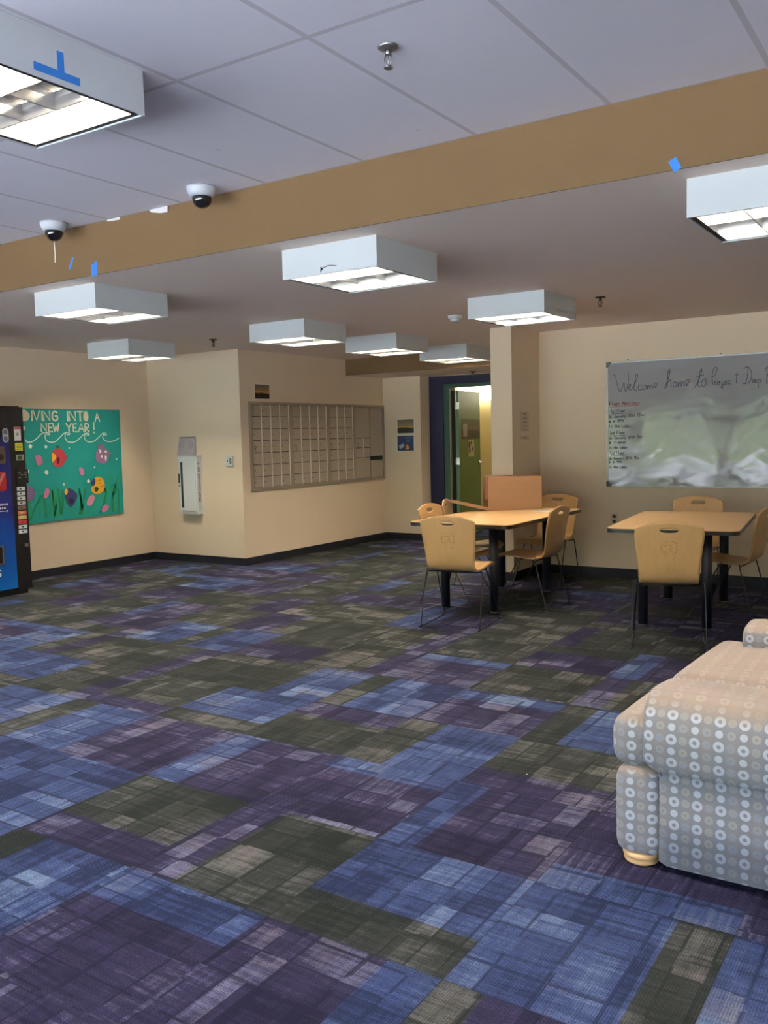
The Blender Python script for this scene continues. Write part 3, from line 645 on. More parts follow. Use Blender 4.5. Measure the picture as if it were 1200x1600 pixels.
CUT = {'red': [(6.215, 1.313), (6.211, 1.348), (6.242, 1.39), (6.293, 1.407), (6.35, 1.387), (6.389, 1.336), (6.403, 1.293), (6.375, 1.258), (6.339, 1.217), (6.287, 1.197), (6.239, 1.214), (6.217, 1.257)], 'redfin': [(6.212, 1.355), (6.247, 1.34), (6.261, 1.305), (6.234, 1.27), (6.209, 1.26)], 'redspot': [(6.269, 1.297), (6.294, 1.308), (6.306, 1.282), (6.293, 1.24), (6.273, 1.238)], 'redstem': [(6.269, 1.431), (6.306, 1.435), (6.301, 1.407), (6.278, 1.407)], 'purple': [(6.839, 1.444), (6.87, 1.437), (6.898, 1.452), (6.923, 1.417), (6.931, 1.387), (6.976, 1.371), (7.005, 1.333), (6.98, 1.288), (6.968, 1.244), (6.911, 1.213), (6.856, 1.218), (6.803, 1.253), (6.798, 1.309), (6.804, 1.353), (6.84, 1.397)], 'eye1': [(6.853, 1.378), (6.878, 1.366), (6.873, 1.339), (6.854, 1.337)], 'eye2': [(6.929, 1.365), (6.958, 1.358), (6.953, 1.337), (6.931, 1.341)], 'eye3': [(6.875, 1.314), (6.896, 1.303), (6.887, 1.282), (6.869, 1.286)], 'eye4': [(6.925, 1.302), (6.951, 1.301), (6.944, 1.245), (6.93, 1.251)], 'yellow': [(6.763, 1.045), (6.81, 1.063), (6.864, 1.051), (6.898, 1.008), (6.903, 0.948), (6.878, 0.897), (6.825, 0.869), (6.77, 0.87), (6.721, 0.897), (6.713, 0.937), (6.741, 0.972)], 'yfin': [(6.741, 1.039), (6.767, 1.045), (6.775, 1.007), (6.755, 0.964), (6.726, 0.973), (6.713, 0.996)], 'yspot': [(6.757, 0.939), (6.793, 0.947), (6.814, 0.923), (6.786, 0.892), (6.761, 0.9)], 'ytail': [(6.893, 0.926), (6.921, 0.929), (6.922, 0.894), (6.896, 0.885)], 'navy': [(6.358, 0.93), (6.398, 0.955), (6.457, 0.938), (6.514, 0.884), (6.502, 0.827), (6.464, 0.772), (6.419, 0.743), (6.378, 0.778), (6.357, 0.837), (6.343, 0.888)], 'nfin': [(6.351, 0.938), (6.376, 0.953), (6.391, 0.928), (6.377, 0.893), (6.351, 0.888)], 'nspot': [(6.399, 0.834), (6.442, 0.843), (6.47, 0.812), (6.438, 0.776), (6.405, 0.798)], 'lilac': [(5.881, 1.009), (5.92, 1.013), (5.952, 0.974), (5.979, 0.954), (5.963, 0.907), (5.945, 0.867), (5.909, 0.849), (5.867, 0.872)], 'cap1': [(5.997, 1.331), (6.036, 1.34), (6.07, 1.329), (6.091, 1.254), (6.069, 1.234), (6.021, 1.231), (6.008, 1.278)], 'cap2': [(6.558, 1.169), (6.585, 1.182), (6.614, 1.166), (6.628, 1.11), (6.606, 1.094), (6.575, 1.101)], 'cap3': [(6.108, 0.967), (6.138, 0.972), (6.156, 0.943), (6.139, 0.895), (6.105, 0.866), (6.079, 0.885)], 'cap4': [(6.688, 0.846), (6.73, 0.858), (6.753, 0.831), (6.724, 0.766), (6.686, 0.737), (6.641, 0.755), (6.649, 0.801)], 'cap5': [(6.861, 0.711), (6.899, 0.735), (6.945, 0.717), (6.935, 0.678), (6.885, 0.649), (6.845, 0.664)]}
GRASS = [[(5.884, 0.65), (5.909, 0.731), (5.903, 0.842)], [(5.896, 0.642), (5.968, 0.782), (6.047, 0.894)], [(6.016, 0.666), (6.035, 0.79), (6.02, 0.952)], [(6.092, 0.662), (6.088, 0.772), (6.08, 0.899)], [(6.141, 0.662), (6.17, 0.78), (6.192, 0.948)], [(6.203, 0.664), (6.202, 0.777), (6.191, 0.934)], [(6.255, 0.645), (6.226, 0.761), (6.225, 0.946)], [(6.287, 0.678), (6.279, 0.8), (6.271, 0.95)], [(6.2, 0.671), (6.246, 0.817), (6.263, 0.929)], [(6.298, 0.684), (6.323, 0.84), (6.321, 0.933)], [(6.472, 0.64), (6.41, 0.732), (6.347, 0.823)], [(6.534, 0.657), (6.565, 0.778), (6.54, 0.937)], [(6.587, 0.652), (6.568, 0.778), (6.557, 0.925)], [(6.557, 0.655), (6.596, 0.791), (6.627, 0.932)], [(6.675, 0.64), (6.763, 0.749), (6.851, 0.849)], [(6.82, 0.647), (6.881, 0.739), (6.927, 0.886)], [(6.941, 0.659), (6.942, 0.825), (7.002, 1.092)], [(7.006, 0.647), (7.007, 0.821), (7.063, 0.953)], [(7.044, 0.651), (7.024, 0.789), (7.007, 0.941)], [(7.087, 0.632), (7.098, 0.753), (7.098, 0.906)], [(7.076, 0.952), (7.096, 1.027), (7.158, 1.108)], [(7.028, 0.849), (7.06, 0.908), (7.053, 0.954)]]

# ------------------------------------------------------------------ small ceiling fittings
def plane_y(Y, sign=-1): return lambda p, d: (p[0], Y + sign * d, p[1])      # drawing on a wall facing -Y, p = (x, z)
def plane_x(X, sign=1): return lambda p, d: (X + sign * d, p[0], p[1])       # drawing on a wall facing +X, p = (y, z)

def tape(name, label, strips, w, to3, parent=None):
    mb = MB()
    for k, s_ in enumerate(strips): mb.ribbon(s_, w, to3, depth=.0008 + .0006 * k)
    return tag(mb.build(name, M_TAPE), label, 'tape')
tape('painters_tape', 'blue tape in an upside-down T on the side of the large near light', [[(1.88, ZU - .128), (2.04, ZU - .128)], [(1.975, ZU - .128), (1.975, ZU - .062)]], .026, plane_x(-2.526))
tape('painters_tape', 'short slanted strip of blue tape on the ochre beam under the left dome camera', [[(-4.70, 2.60), (-4.735, 2.545)]], .018, plane_y(YBM))
tape('painters_tape', 'small torn blue tape at the lower beam edge above the left box light', [[(-4.52, 2.48), (-4.515, 2.535)], [(-4.49, 2.483), (-4.485, 2.548)]], .026, plane_y(YBM))
tape('painters_tape', 'small blue tape at the lower beam edge beside the light at the right edge', [[(-1.0, 2.483), (-1.013, 2.509)]], .032, plane_y(YBM))

def dome_camera(x, y, label):
    r = thing('dome_camera', label, 'security camera', (x, y, ZU - .0005), 0, 'dome cameras on the upper ceiling')
    MB().lathe([(.078, 0), (.078, -.012), (.070, -.035), (.062, -.048), (.052, -.05)], seg=36).build('mount_ring', M_WHITE, r)
    MB().lathe([(.0505, -.0505)] + [(.052 * math.cos(a), -.058 - .05 * math.sin(a)) for a in [k * math.pi / 16 for k in range(0, 8)]], seg=36).build('dark_dome', simple('smoked_dome', (12, 11, 12), .08, spec=.8), r)
dome_camera(-3.43, 3.535, 'white dome camera with dark glass, right one of the pair before the ochre beam')
dome_camera(-4.665, 3.535, 'white dome camera with dark glass, left one of the pair before the ochre beam')

def sprinkler(x, y, z, label, s=1.0, m=None):
    r = thing('fire_sprinkler', label, 'sprinkler', (x, y, z - .0005)); m = m or M_STEEL
    MB().lathe([(.036 * s, 0), (.037 * s, -.004), (.03 * s, -.010), (.014 * s, -.012)], seg=28).build('escutcheon', m, r)
    mb = MB(); mb.lathe([(.011, -.012), (.011, -.028), (.006, -.03)], seg=16)
    for k in (-1, 1): mb.tube([(k * .009, 0, -.026), (k * .015, 0, -.04), (k * .012, 0, -.056), (k * .003, 0, -.066)], .0028, 8)
    mb.tube([(0, 0, -.03), (0, 0, -.062)], .0025, 8)
    mb.build('yoke', m, r)
    mb = MB(); mb.lathe([(.004, -.064), (.008, -.067), (.016 * s, -.070), (.016 * s, -.073), (.004, -.0735)], seg=20)
    mb.build('deflector', m, r)
sprinkler(-1.705, 2.687, ZU, 'metal sprinkler head on the upper panel ceiling at the top of the photo')
sprinkler(-6.46, 6.739, ZL, 'dark sprinkler head on the low ceiling above the extinguisher cabinet', 1.1, M_DARKSTEEL)
sprinkler(-2.40, 6.741, ZL, 'dark sprinkler head on the low ceiling right of the pillar light', 1.1, M_DARKSTEEL)
sprinkler(-5.427, 10.436, 2.266, 'dark sprinkler head on the soffit in front of the green door', 1.1, M_DARKSTEEL)
r = thing('smoke_detector', 'round white smoke detector on the low ceiling left of the pillar light', 'smoke detector', (-3.749, 6.892, ZL - .0005))
MB().lathe([(.062, 0), (.062, -.018), (.054, -.03), (.05, -.032)], seg=32).build('detector_base', M_WHITE, r)
MB().lathe([(.044, -.032), (.042, -.046), (.03, -.054), (.006, -.056)], seg=32).build('detector_cap', M_WHITE, r)
# peeling paper at the beam top
mb = MB()
pts = [(-3.99, 2.782), (-3.97, 2.766), (-3.90, 2.752), (-3.84, 2.748), (-3.838, 2.782)]
mb.prism(pts, 'y', YBM - .012, YBM - .009)
tag(mb.build('peeling_tape', M_PAPER), 'torn white flap hanging from the top edge of the ochre beam', 'torn tape')
mb = MB(); mb.prism([(-4.36, 2.783), (-4.36, 2.774), (-4.25, 2.768), (-4.245, 2.783)], 'y', YBM - .006, YBM - .003)
tag(mb.build('peeling_tape', M_PAPER), 'thin white sliver at the beam top just right of the left dome camera', 'torn tape')
mb = MB(); mb.ribbon([(-4.872, 2.72), (-4.868, 2.66), (-4.872, 2.60)], .007, plane_y(YBM), .0008)
tag(mb.build('paint_scrape', M_PAPER), 'thin vertical white scrape on the beam left of the blue tape strip', 'paint scrape')

# ------------------------------------------------------------------ poster board on the left wall
mural = thing('fish_poster', 'teal paper poster of fish and seaweed reading DIVING INTO A NEW YEAR', 'poster', (XL, 6.5, 1.2))
W_ = Matrix.Translation((-XL, -6.5, -1.2))
def loc_x(X, base=(XL, 6.5, 1.2)): return lambda p, d: (X + d - base[0], p[0] - base[1], p[1] - base[2])
mb = MB(); A = loc_x(XL)
mb.prism([(5.72 - 6.5, .60 - 1.2), (7.17 - 6.5, .613 - 1.2), (7.178 - 6.5, 1.838 - 1.2), (5.72 - 6.5, 1.84 - 1.2)], 'x', .001, .018)
t = NT('teal_kraft_paper'); c = t.mix(t.noise(t.pos(), 2.5, 4, .6), lin((24, 142, 136)), lin((42, 162, 154))); t.bsdf(c, .7, spec=.3, bump=t.noise(t.pos(), 9, 4), bump_s=.25, bump_d=.01)
mb.build('backing_paper', t.m, mural)
face = loc_x(XL + .0185)
cr = simple('cream_cut_paper', (236, 228, 206), .8); CUTM = {}
def cm(n, rgb): 
    if n not in CUTM: CUTM[n] = simple('cut_paper_' + n, rgb, .8)
    return CUTM[n]
for k, (ch, a, b) in enumerate(MLET):
    mb = MB(); w = abs(b[0] - a[0]) * .84; h_ = (b[1] - a[1]) * .93; b = (a[0] + w, a[1] + h_)
    if ch == 'I': w = .03
    for st in GL[ch]:
        sx = w / 4; pts = [(a[0] + x * sx, a[1] + y * h_ / 6) for x, y in st]
        if ch == 'I': pts = [((a[0] + b[0]) / 2, a[1]), ((a[0] + b[0]) / 2, b[1])]
        mb.ribbon(spline(pts, 3) if len(pts) > 4 else pts, .019 if k < 11 else .0165, face, .0022)
    if ch == 'D': mb.blob([(a[0], a[1]), (a[0], b[1]), (a[0] + w * .6, b[1] - .01), (a[0] + w, b[1] - .05), (a[0] + w, a[1] + .05), (a[0] + w * .6, a[1] + .01)], face, .0025)
    if ch == 'O': mb.blob([(a[0] + w * .5, a[1]), (a[0] + w, a[1] + h_ * .3), (a[0] + w, a[1] + h_ * .7), (a[0] + w * .5, b[1]), (a[0], a[1] + h_ * .7), (a[0], a[1] + h_ * .3)], face, .0024)
    mb.build('paper_letter', cr, mural)
mb = MB()
for w in WAVE[1:]: mb.ribbon(spline(w, 4), .011, face, .0016)
mb.build('wave_line', cm('chalk', (222, 228, 222)), mural)
GR1, GR2 = cm('dark_green', (22, 132, 90)), cm('mid_green', (36, 156, 108))
for k, g in enumerate(GRASS):
    mb = MB(); P_ = spline(g, 4); n = len(P_)
    mb.ribbon(P_, .023 if k % 3 else .03, face, .0014)
    mb.build('seaweed_blade', GR1 if k % 2 else GR2, mural)
for y, z, rr in BUB:
    MB().blob([(y + rr * math.cos(a), z + rr * math.sin(a)) for a in [q * math.pi / 8 for q in range(16)]], face, .002).build('paper_bubble', cm('white', (238, 238, 232)), mural)
def sm(k): return spline(CUT[k], 3, True)
def fish(name, body, col, extra):
    o = MB().blob(sm(body), face, .003).build(name, cm(*col), mural)
    f2 = loc_x(XL + .0216)
    for nm, k, c_ in extra: MB().blob(sm(k), f2, .0016).build(nm, cm(*c_), o)
fish('paper_fish', 'red', ('red', (186, 60, 74)), [('fin', 'redfin', ('yellow', (236, 172, 44))), ('spot', 'redspot', ('maroon', (84, 14, 40))), ('tail', 'redstem', ('leaf', (30, 104, 60)))])
fish('paper_starfish', 'purple', ('purple', (152, 114, 152)), [('mark', 'eye%d' % q, ('white', (238, 238, 232))) for q in (1, 2, 3, 4)])
fish('paper_fish', 'yellow', ('yellow', (236, 172, 44)), [('fin', 'yfin', ('navy', (56, 60, 110))), ('spot', 'yspot', ('olive', (60, 74, 24))), ('tail', 'ytail', ('olive', (60, 74, 24)))])
yf = [x for x in ALL() if x.name.startswith('paper_fish')][-1]; fc = loc_x(XL + .0216); mb = MB()
for y, z in ((6.80, 1.022), (6.84, 1.026), (6.835, .99)): mb.blob([(y + .006 * math.cos(a), z + .006 * math.sin(a)) for a in [q * math.pi / 4 for q in range(8)]], fc, .0014)
mb.ribbon(spline([(6.848, .955), (6.866, .944), (6.882, .958)], 4), .005, fc)
mb.build('drawn_face', M_INK, yf)
fish('paper_fish', 'navy', ('navy', (56, 60, 110)), [('fin', 'nfin', ('yellow', (236, 172, 44))), ('spot', 'nspot', ('deep', (28, 16, 60)))])
fish('paper_fish', 'lilac', ('lilac', (134, 110, 156)), [])
for k, c_ in (('cap1', ('pink', (210, 122, 164))), ('cap2', ('pink', (210, 122, 164))), ('cap3', ('pink', (210, 122, 164))), ('cap4', ('rose', (226, 148, 170))), ('cap5', ('pink', (210, 122, 164)))):
    MB().blob(sm(k), face, .0026).build('paper_shell', cm(*c_), mural)

# ------------------------------------------------------------------ vending machine against the left wall
VX, VY0, VY1, VH = -7.70, 4.42, 5.36, 1.83
vm = thing('vending_machine', 'black and blue drink vending machine at the left edge', 'vending machine', ((XL + VX) / 2, (VY0 + VY1) / 2, 0))
vb = vm.location.copy()
def vbx(name, x0, x1, y0, y1, z0, z1, m, parent=vm, bev=0):
    mb = MB().box(x0 - vb.x, x1 - vb.x, y0 - vb.y, y1 - vb.y, z0, z1)
    if bev: mb.bevel(bev)
    return mb.build(name, m, parent)
vbx('cabinet', XL + .03, VX - .05, VY0, VY1, .06, VH, M_BLACK, bev=.01)
vbx('base_plinth', XL + .08, VX - .04, VY0 + .03, VY1 - .02, 0, .06, M_BLACK)
t = NT('blue_drink_panel'); X, Y, Z = t.xyz(t.pos())
nz = t.noise(t.pos(), 2.2, 4, .6)
rp = t.n('ShaderNodeValToRGB'); t.l(t.math('ADD', t.math('DIVIDE', Z, 1.83), t.math('MULTIPLY', t.math('SUBTRACT', nz, .5), .25)), rp.inputs[0])
e = rp.color_ramp.elements; e[0].position = .05; e[0].color = (*lin((14, 98, 176)), 1); e[1].position = .92; e[1].color = (*lin((8, 8, 14)), 1)
for p_, c_ in ((.3, (12, 66, 150)), (.46, (16, 30, 110)), (.82, (14, 20, 84))):
    q = e.new(p_); q.color = (*lin(c_), 1)
t.bsdf(rp.outputs[0], .25, spec=.6, coat=.3)
vbx('front_panel', VX - .05, VX, VY0 + .01, 5.205, .07, VH - .005, t.m, bev=.008)
strip = vbx('control_strip', VX - .05, VX + .004, 5.207, VY1, .05, VH - .012, M_BLACK, bev=.006)
def vface(d0=.0045): return lambda p, d: (VX + d0 + d - vb.x, p[0] - vb.y, p[1])
def vrect(name, y0, y1, z0, z1, m, d=.004, d0=.0045, parent=None):
    o = MB().box(VX + d0 - vb.x, VX + d0 + d - vb.x, y0 - vb.y, y1 - vb.y, z0, z1).build(name, m, parent or strip); return o
o = vrect('price_card', 5.255, 5.325, 1.495, 1.627, M_PAPER)
vrect('red_header', 5.257, 5.323, 1.605, 1.624, simple('red_print', (190, 40, 44), .6), .001, .0085, o)
mb = MB(); write(mb, 'A', (5.28, 1.545), (5.30, 1.545), .035, .006, vface(.0088), curve=1); mb.build('print', M_INK, o)
o = vrect('yellow_notice', 5.257, 5.338, 1.398, 1.473, simple('yellow_notice_paper', (216, 214, 60), .7))
mb = MB()
for q in range(4): mb.ribbon([(5.27, 1.455 - q * .015), (5.325, 1.455 - q * .015)], .003, vface(.0087))
mb.build('print', M_INK, o)
o = vrect('card_reader_display', 5.262, 5.342, 1.303, 1.361, simple('display_bezel', (150, 158, 140), .4), .008)
vrect('screen', 5.272, 5.318, 1.312, 1.350, simple('lcd_green', (72, 84, 66), .3), .001, .0127, o)
o = vrect('coin_unit', 5.254, 5.372, 1.083, 1.217, simple('coin_unit_black', (26, 26, 28), .35), .018)
for y, z in ((5.275, 1.185), (5.30, 1.165), (5.275, 1.14), (5.34, 1.19), (5.34, 1.165), (5.345, 1.14)): vrect('coin_slot', y - .012, y + .012, z - .006, z + .004, M_STEEL, .003, .0227, o)
cols = [(206, 208, 210)] * 3 + [(190, 190, 188), (120, 96, 84), (204, 120, 84), (196, 176, 120), (196, 60, 74), (200, 210, 218), (206, 212, 220)]
for k in range(10):
    z = 1.029 - k * .0463
    o = vrect('selection_button', 5.250 - k * .0006, 5.335, z - .0175, z + .0175, simple('button_%s' % 'abcdefghij'[k], cols[k], .35), .006)
    MB().blob([(5.285 + .012 * math.cos(a), z + .008 * math.sin(a)) for a in [q * math.pi / 5 for q in range(10)]], vface(.0107), .0008).build('button_print', simple('button_print_%s' % 'abcdefghij'[k], ((50, 50, 60) if k not in (5, 6) else (220, 200, 160)), .5), o)
vrect('latch', 5.299, 5.337, .460, .491, M_STEEL, .006)
fp = [x for x in ALL() if x.name.startswith('front_panel')][0]
def prt(name, pts, rgb, d=.0015, d0=.0005, rough=.3):
    return MB().blob(pts, vface(d0), d).build(name, simple(name + '_ink', rgb, rough), fp)
def rr_(y0, y1, z0, z1, r_=.02, n=5):
    out = []
    for cy, cz, a0 in ((y1 - r_, z1 - r_, 0), (y0 + r_, z1 - r_, 90), (y0 + r_, z0 + r_, 180), (y1 - r_, z0 + r_, 270)):
        for k in range(n): a = math.radians(a0 + 90 * k / (n - 1)); out.append((cy + r_ * math.cos(a), cz + r_ * math.sin(a)))
    return out
o = prt('silver_badge', rr_(5.133, 5.196, 1.48, 1.615, .03), (170, 172, 176))
prt('badge_ring', rr_(5.143, 5.186, 1.555, 1.603, .02), (92, 94, 110), d0=.0022); prt('badge_disc', rr_(5.143, 5.186, 1.492, 1.54, .02), (92, 94, 110), d0=.0022)
prt('can_picture', rr_(5.03, 5.15, 1.275, 1.445, .03), (92, 78, 74)); prt('can_picture', rr_(5.05, 5.13, 1.31, 1.37, .02), (30, 24, 26), d0=.0022)
prt('red_can_picture', rr_(5.02, 5.144, 1.02, 1.20, .03), (150, 34, 36)); prt('red_can_picture', [(5.03, 1.05), (5.06, 1.05), (5.14, 1.19), (5.11, 1.19)], (186, 120, 112), d0=.0022)
mb = MB(); write(mb, 'Choose', (5.01, .882), (5.152, .882), .026, .005, vface(.0006), adv=4.6); write(mb, 'Here', (5.035, .846), (5.125, .846), .024, .005, vface(.0006), adv=4.6)
mb.ribbon([(5.02, .825), (5.142, .825)], .004, vface(.0006)); mb.ribbon([(5.13, .834), (5.146, .825), (5.13, .816)], .004, vface(.0006))
write(mb, 'S', (4.985, .206), (5.04, .206), .062, .012, vface(.0006), adv=4.4)
mb.build('white_lettering', M_PAPER, fp)
o = MB().box(VX - .0 - vb.x, VX + .006 - vb.x, 4.72 - vb.y, 5.072 - vb.y, .318, .50).bevel(.003).build('dispenser_frame', M_STEEL, fp)
MB().box(VX + .0062 - vb.x, VX + .0085 - vb.x, 4.735 - vb.y, 5.055 - vb.y, .332, .486).build('dispenser_flap', M_BLACK, o)

# ------------------------------------------------------------------ extinguisher cabinet, poster above, card switch
ex = thing('extinguisher_cabinet', 'white wall cabinet with dark vertical window and sloped front poster above', 'fire extinguisher cabinet', (-7.75, YA, .93))
def ebx(name, x0, x1, y0, y1, z0, z1, m, parent=ex, bev=0):
    mb = MB().box(x0 + 7.75, x1 + 7.75, y0 - YA, y1 - YA, z0 - .93, z1 - .93)
    if bev: mb.bevel(bev)
    return mb.build(name, m, parent)
ebx('cabinet_flange', -7.91, -7.59, YA - .006, YA - .0005, .575, 1.285, M_WHITE)
ebx('cabinet_body', -7.90, -7.60, YA - .075, YA - .006, .585, 1.272, M_WHITE, bev=.004)
d_ = ebx('cabinet_door', -7.885, -7.625, YA - .081, YA - .075, .61, 1.25, M_WHITE, bev=.002)
ebx('window_strip', -7.862, -7.828, YA - .083, YA - .081, .66, 1.205, simple('dark_window', (58, 58, 62), .2), d_)
ebx('pull_handle', -7.897, -7.880, YA - .088, YA - .078, .955, 1.065, M_BLACK, d_)
ebx('lock', -7.892, -7.880, YA - .086, YA - .078, .915, .930, M_BLACK, d_)
ebx('bottom_vent', -7.86, -7.65, YA - .083, YA - .081, .618, .626, M_STEEL, d_)
mb = MB(); s_ = 'FIRE EXTINGUISHER'
for k, ch in enumerate(s_):
    z = 1.175 - k * .0272
    for st in GL.get(ch, []): mb.ribbon([(YA - .055 + x * .0075 - YA, z + y * .0033 - .93) for x, y in st], .0052, lambda p, d: (-7.60 + 7.75 + d + .0003, p[0], p[1]))
mb.build('side_lettering', simple('maroon_lettering', (96, 34, 44), .6), ex)
ev = thing('evacuation_map', 'grey framed floor plan tilted above the white extinguisher cabinet', 'wall sign', (-7.79, YA, 1.385))
mb = MB(); mb.prism([(-.062, -.105), (-.002, -.105), (-.002, .118), (-.012, .118)], 'x', -.14, .125); mb.build('map_holder', simple('grey_acrylic', (176, 172, 178), .3), ev)
def ontilt(p, d):   # p = (x, height 0..1 along slope)
    return (p[0], -.062 + (.05) * p[1] - d, -.105 + .223 * p[1] + d * .2)
mb = MB(); mb.blob([(-.13, .04), (.115, .04), (.115, .96), (-.13, .96)], ontilt, .0015); mp = mb.build('map_sheet', simple('map_print', (168, 164, 172), .6), ev)
mb = MB()
for k in range(3):
    a = 1 - k * .28; mb.ribbon([(-.008 + .105 * a * math.cos(q * math.pi / 10), .52 + .38 * a * math.sin(q * math.pi / 10)) for q in range(-2, 13)], .003, lambda p, d: ontilt((p[0], p[1]), d + .0016))
mb.ribbon([(-.12, .96), (.11, .96)], .03, lambda p, d: ontilt((p[0], .96 + (p[1] - .96) * 2), d + .0016))
mb.build('plan_lines', simple('plan_ink', (92, 84, 94), .6), mp)
sw = thing('card_switch', 'small white wall control right of the extinguisher cabinet', 'wall control', (-7.135, YA, 1.206))
MB().box(-.052, .052, -.016, -.0005, -.06, .06).bevel(.004).build('plate', M_WHITE, sw)
MB().box(.006, .034, -.0185, -.0162, -.03, .04).build('display', simple('switch_display', (108, 116, 104), .3), sw)
MB().box(-.032, -.018, -.0185, -.0162, -.004, .012).build('button', M_BLACK, sw)
MB().box(-.05, .05, -.02, -.0162, -.056, -.05).build('lip', M_STEEL, sw)

# ------------------------------------------------------------------ mailboxes
mx_ = thing('mailbox_bank', 'brushed metal bank of small lobby mailboxes set in the cream wall', 'mailboxes', (XM, 9.2, 1.37))
def pm(name, y0, y1, z0, z1, d0, d1, m, parent=mx_, bev=0):
    mb = MB().box(d0, d1, y0 - 9.2, y1 - 9.2, z0 - 1.37, z1 - 1.37)
    if bev: mb.bevel(bev, 1)
    return mb.build(name, m, parent)
t = NT('mailbox_metal'); X, Y, Z = t.xyz(t.obj())
nb = t.noise(t.comb(t.math('MULTIPLY', X, 4), t.math('MULTIPLY', Y, 6), t.math('MULTIPLY', Z, 90)), 1, 3)
t.bsdf(t.mix(nb, lin((168, 156, 142)), lin((184, 173, 160))), .42, metal=.3)
M_MAIL = t.m; M_MAILFR = simple('mailbox_frame_metal', (164, 156, 143), .4, metal=.5); M_MAILLIGHT = simple('mailbox_divider', (244, 244, 240), .35, metal=.4)
Y0m, Y1m, Z0m, Z1m = 7.775, 10.595, .852, 1.888
mb = MB()
for b in ((Y0m, Y1m, Z1m - .03, Z1m), (Y0m, Y1m, Z0m, Z0m + .035), (Y0m, Y0m + .035, Z0m + .035, Z1m - .03), (Y1m - .035, Y1m, Z0m + .035, Z1m - .03)):
    mb.box(.0005, .022, b[0] - 9.2, b[1] - 9.2, b[2] - 1.37, b[3] - 1.37)
mb.build('outer_frame', M_MAILFR, mx_)
pm('back_panel', Y0m + .035, Y1m - .035, Z0m + .035, Z1m - .03, .0005, .004, M_BLACKGAP)
rowz = [1.858, 1.717, 1.575, 1.437, 1.296, 1.156, 1.015, .887]
secs = [(7.812, 8.484, 4), (8.545, 9.24, 4), (9.303, 9.827, 3)]
doors = []
def mdoor(y0, y1, z0, z1, nm='mailbox_door'):
    return pm(nm, y0 + .003, y1 - .003, z0 + .004, z1 - .004, .004, .013, M_MAIL, bev=.0015)
for a, b, n in secs:
    w = (b - a) / n
    for c_ in range(n):
        for r_ in range(7):
            y0, y1 = a + c_ * w + .012, a + (c_ + 1) * w - .002
            o = mdoor(y0, y1, rowz[r_ + 1], rowz[r_])
            MB().lathe([(.0055, .0131), (.0055, .0165), (.002, .0168)], seg=8, axis='x', c=(0, y0 + .022 - 9.2, (rowz[r_ + 1] + rowz[r_]) / 2 - 1.37)).build('lock', M_BLACK, o)
    for c_ in range(1, n + 1):
        y = a + c_ * w; pm('divider_strip', y - .003, y + .009, rowz[7] + .0, rowz[0], .0045, .0165, M_MAILLIGHT)
for y0, y1 in ((8.496, 8.545), (9.252, 9.303), (9.839, 9.884)): pm('section_post', y0, y1, Z0m + .035, Z1m - .03, .0045, .019, M_MAILFR)
for y0, y1, z0, z1 in ((9.89, 10.235, 1.437, 1.858), (9.89, 10.07, 1.303, 1.437), (10.085, 10.235, 1.303, 1.437), (9.89, 10.07, 1.167, 1.303), (10.085, 10.235, 1.167, 1.303), (9.89, 10.235, .887, 1.167), (10.245, 10.556, 1.18, 1.858), (10.245, 10.556, .887, 1.13)):
    mdoor(y0, y1, z0, z1, 'parcel_door')
pm('divider_strip', 10.071, 10.083, 1.167, 1.437, .0045, .0165, M_MAILLIGHT)
pm('mail_slot', 10.25, 10.55, 1.135, 1.175, .004, .006, M_BLACKGAP)
for y, z in ((7.845, 1.36), (8.60, 1.36), (9.335, 1.36), (9.93, 1.36)):
    mb = MB(); rnd = random.Random(int(y * 100))
    for q in range(3): mb.ribbon([(y - 9.2 + rnd.uniform(-.008, .02), z - 1.37 - q * .028 + .02), (y - 9.2 + rnd.uniform(.01, .04), z - 1.37 - q * .028), (y - 9.2 + .01, z - 1.37 - q * .028 - .015)], .0055, lambda p, d: (.0132 + d, p[0], p[1]))
    mb.build('number_mark', M_INK, mx_)

# pictures and notes on the walls
def picture_mat(name, top, mid, bot, split=.45, axis='z'):
    t = NT(name); g = t.n('ShaderNodeTexCoord').outputs['Generated']; x, y, z = t.xyz(g)
    z2 = t.math('ADD', z, t.math('MULTIPLY', t.math('SUBTRACT', t.noise(g, 4, 4), .5), .22))
    r_ = t.n('ShaderNodeValToRGB'); t.l(z2, r_.inputs[0]); e = r_.color_ramp.elements
    e[0].position = split - .04; e[0].color = (*lin(bot), 1); e[1].position = 1.0; e[1].color = (*lin(top), 1)
    q = e.new(split); q.color = (*lin(mid), 1); q = e.new(split + .08); q.color = (*lin(mid), 1); q = e.new(split + .16); q.color = (*lin(tuple((a + b) / 2 for a, b in zip(top, mid))), 1)
    nz = t.noise(g, 9, 3); t.bsdf(t.mix(t.math('MULTIPLY', nz, .5), r_.outputs[0], lin((20, 18, 14))), .45); return t.m
pic = picture_mat('dark_landscape_print', (92, 84, 70), (196, 150, 84), (26, 18, 14), .42)
def photo_x(y0, y1, z0, z1, label):
    r = thing('photo_poster', label, 'poster', (XM, (y0 + y1) / 2, (z0 + z1) / 2)); w, h_ = (y1 - y0) / 2, (z1 - z0) / 2
    MB().box(.0005, .003, -w - .008, w + .008, -h_ - .008, h_ + .008).build('white_border', M_PAPER, r)
    MB().box(.003, .004, -w, w, -h_, h_).build('picture', pic, r)
photo_x(7.90, 8.155, 1.925, 2.09, 'small dark landscape photo above the left end of the mailboxes')
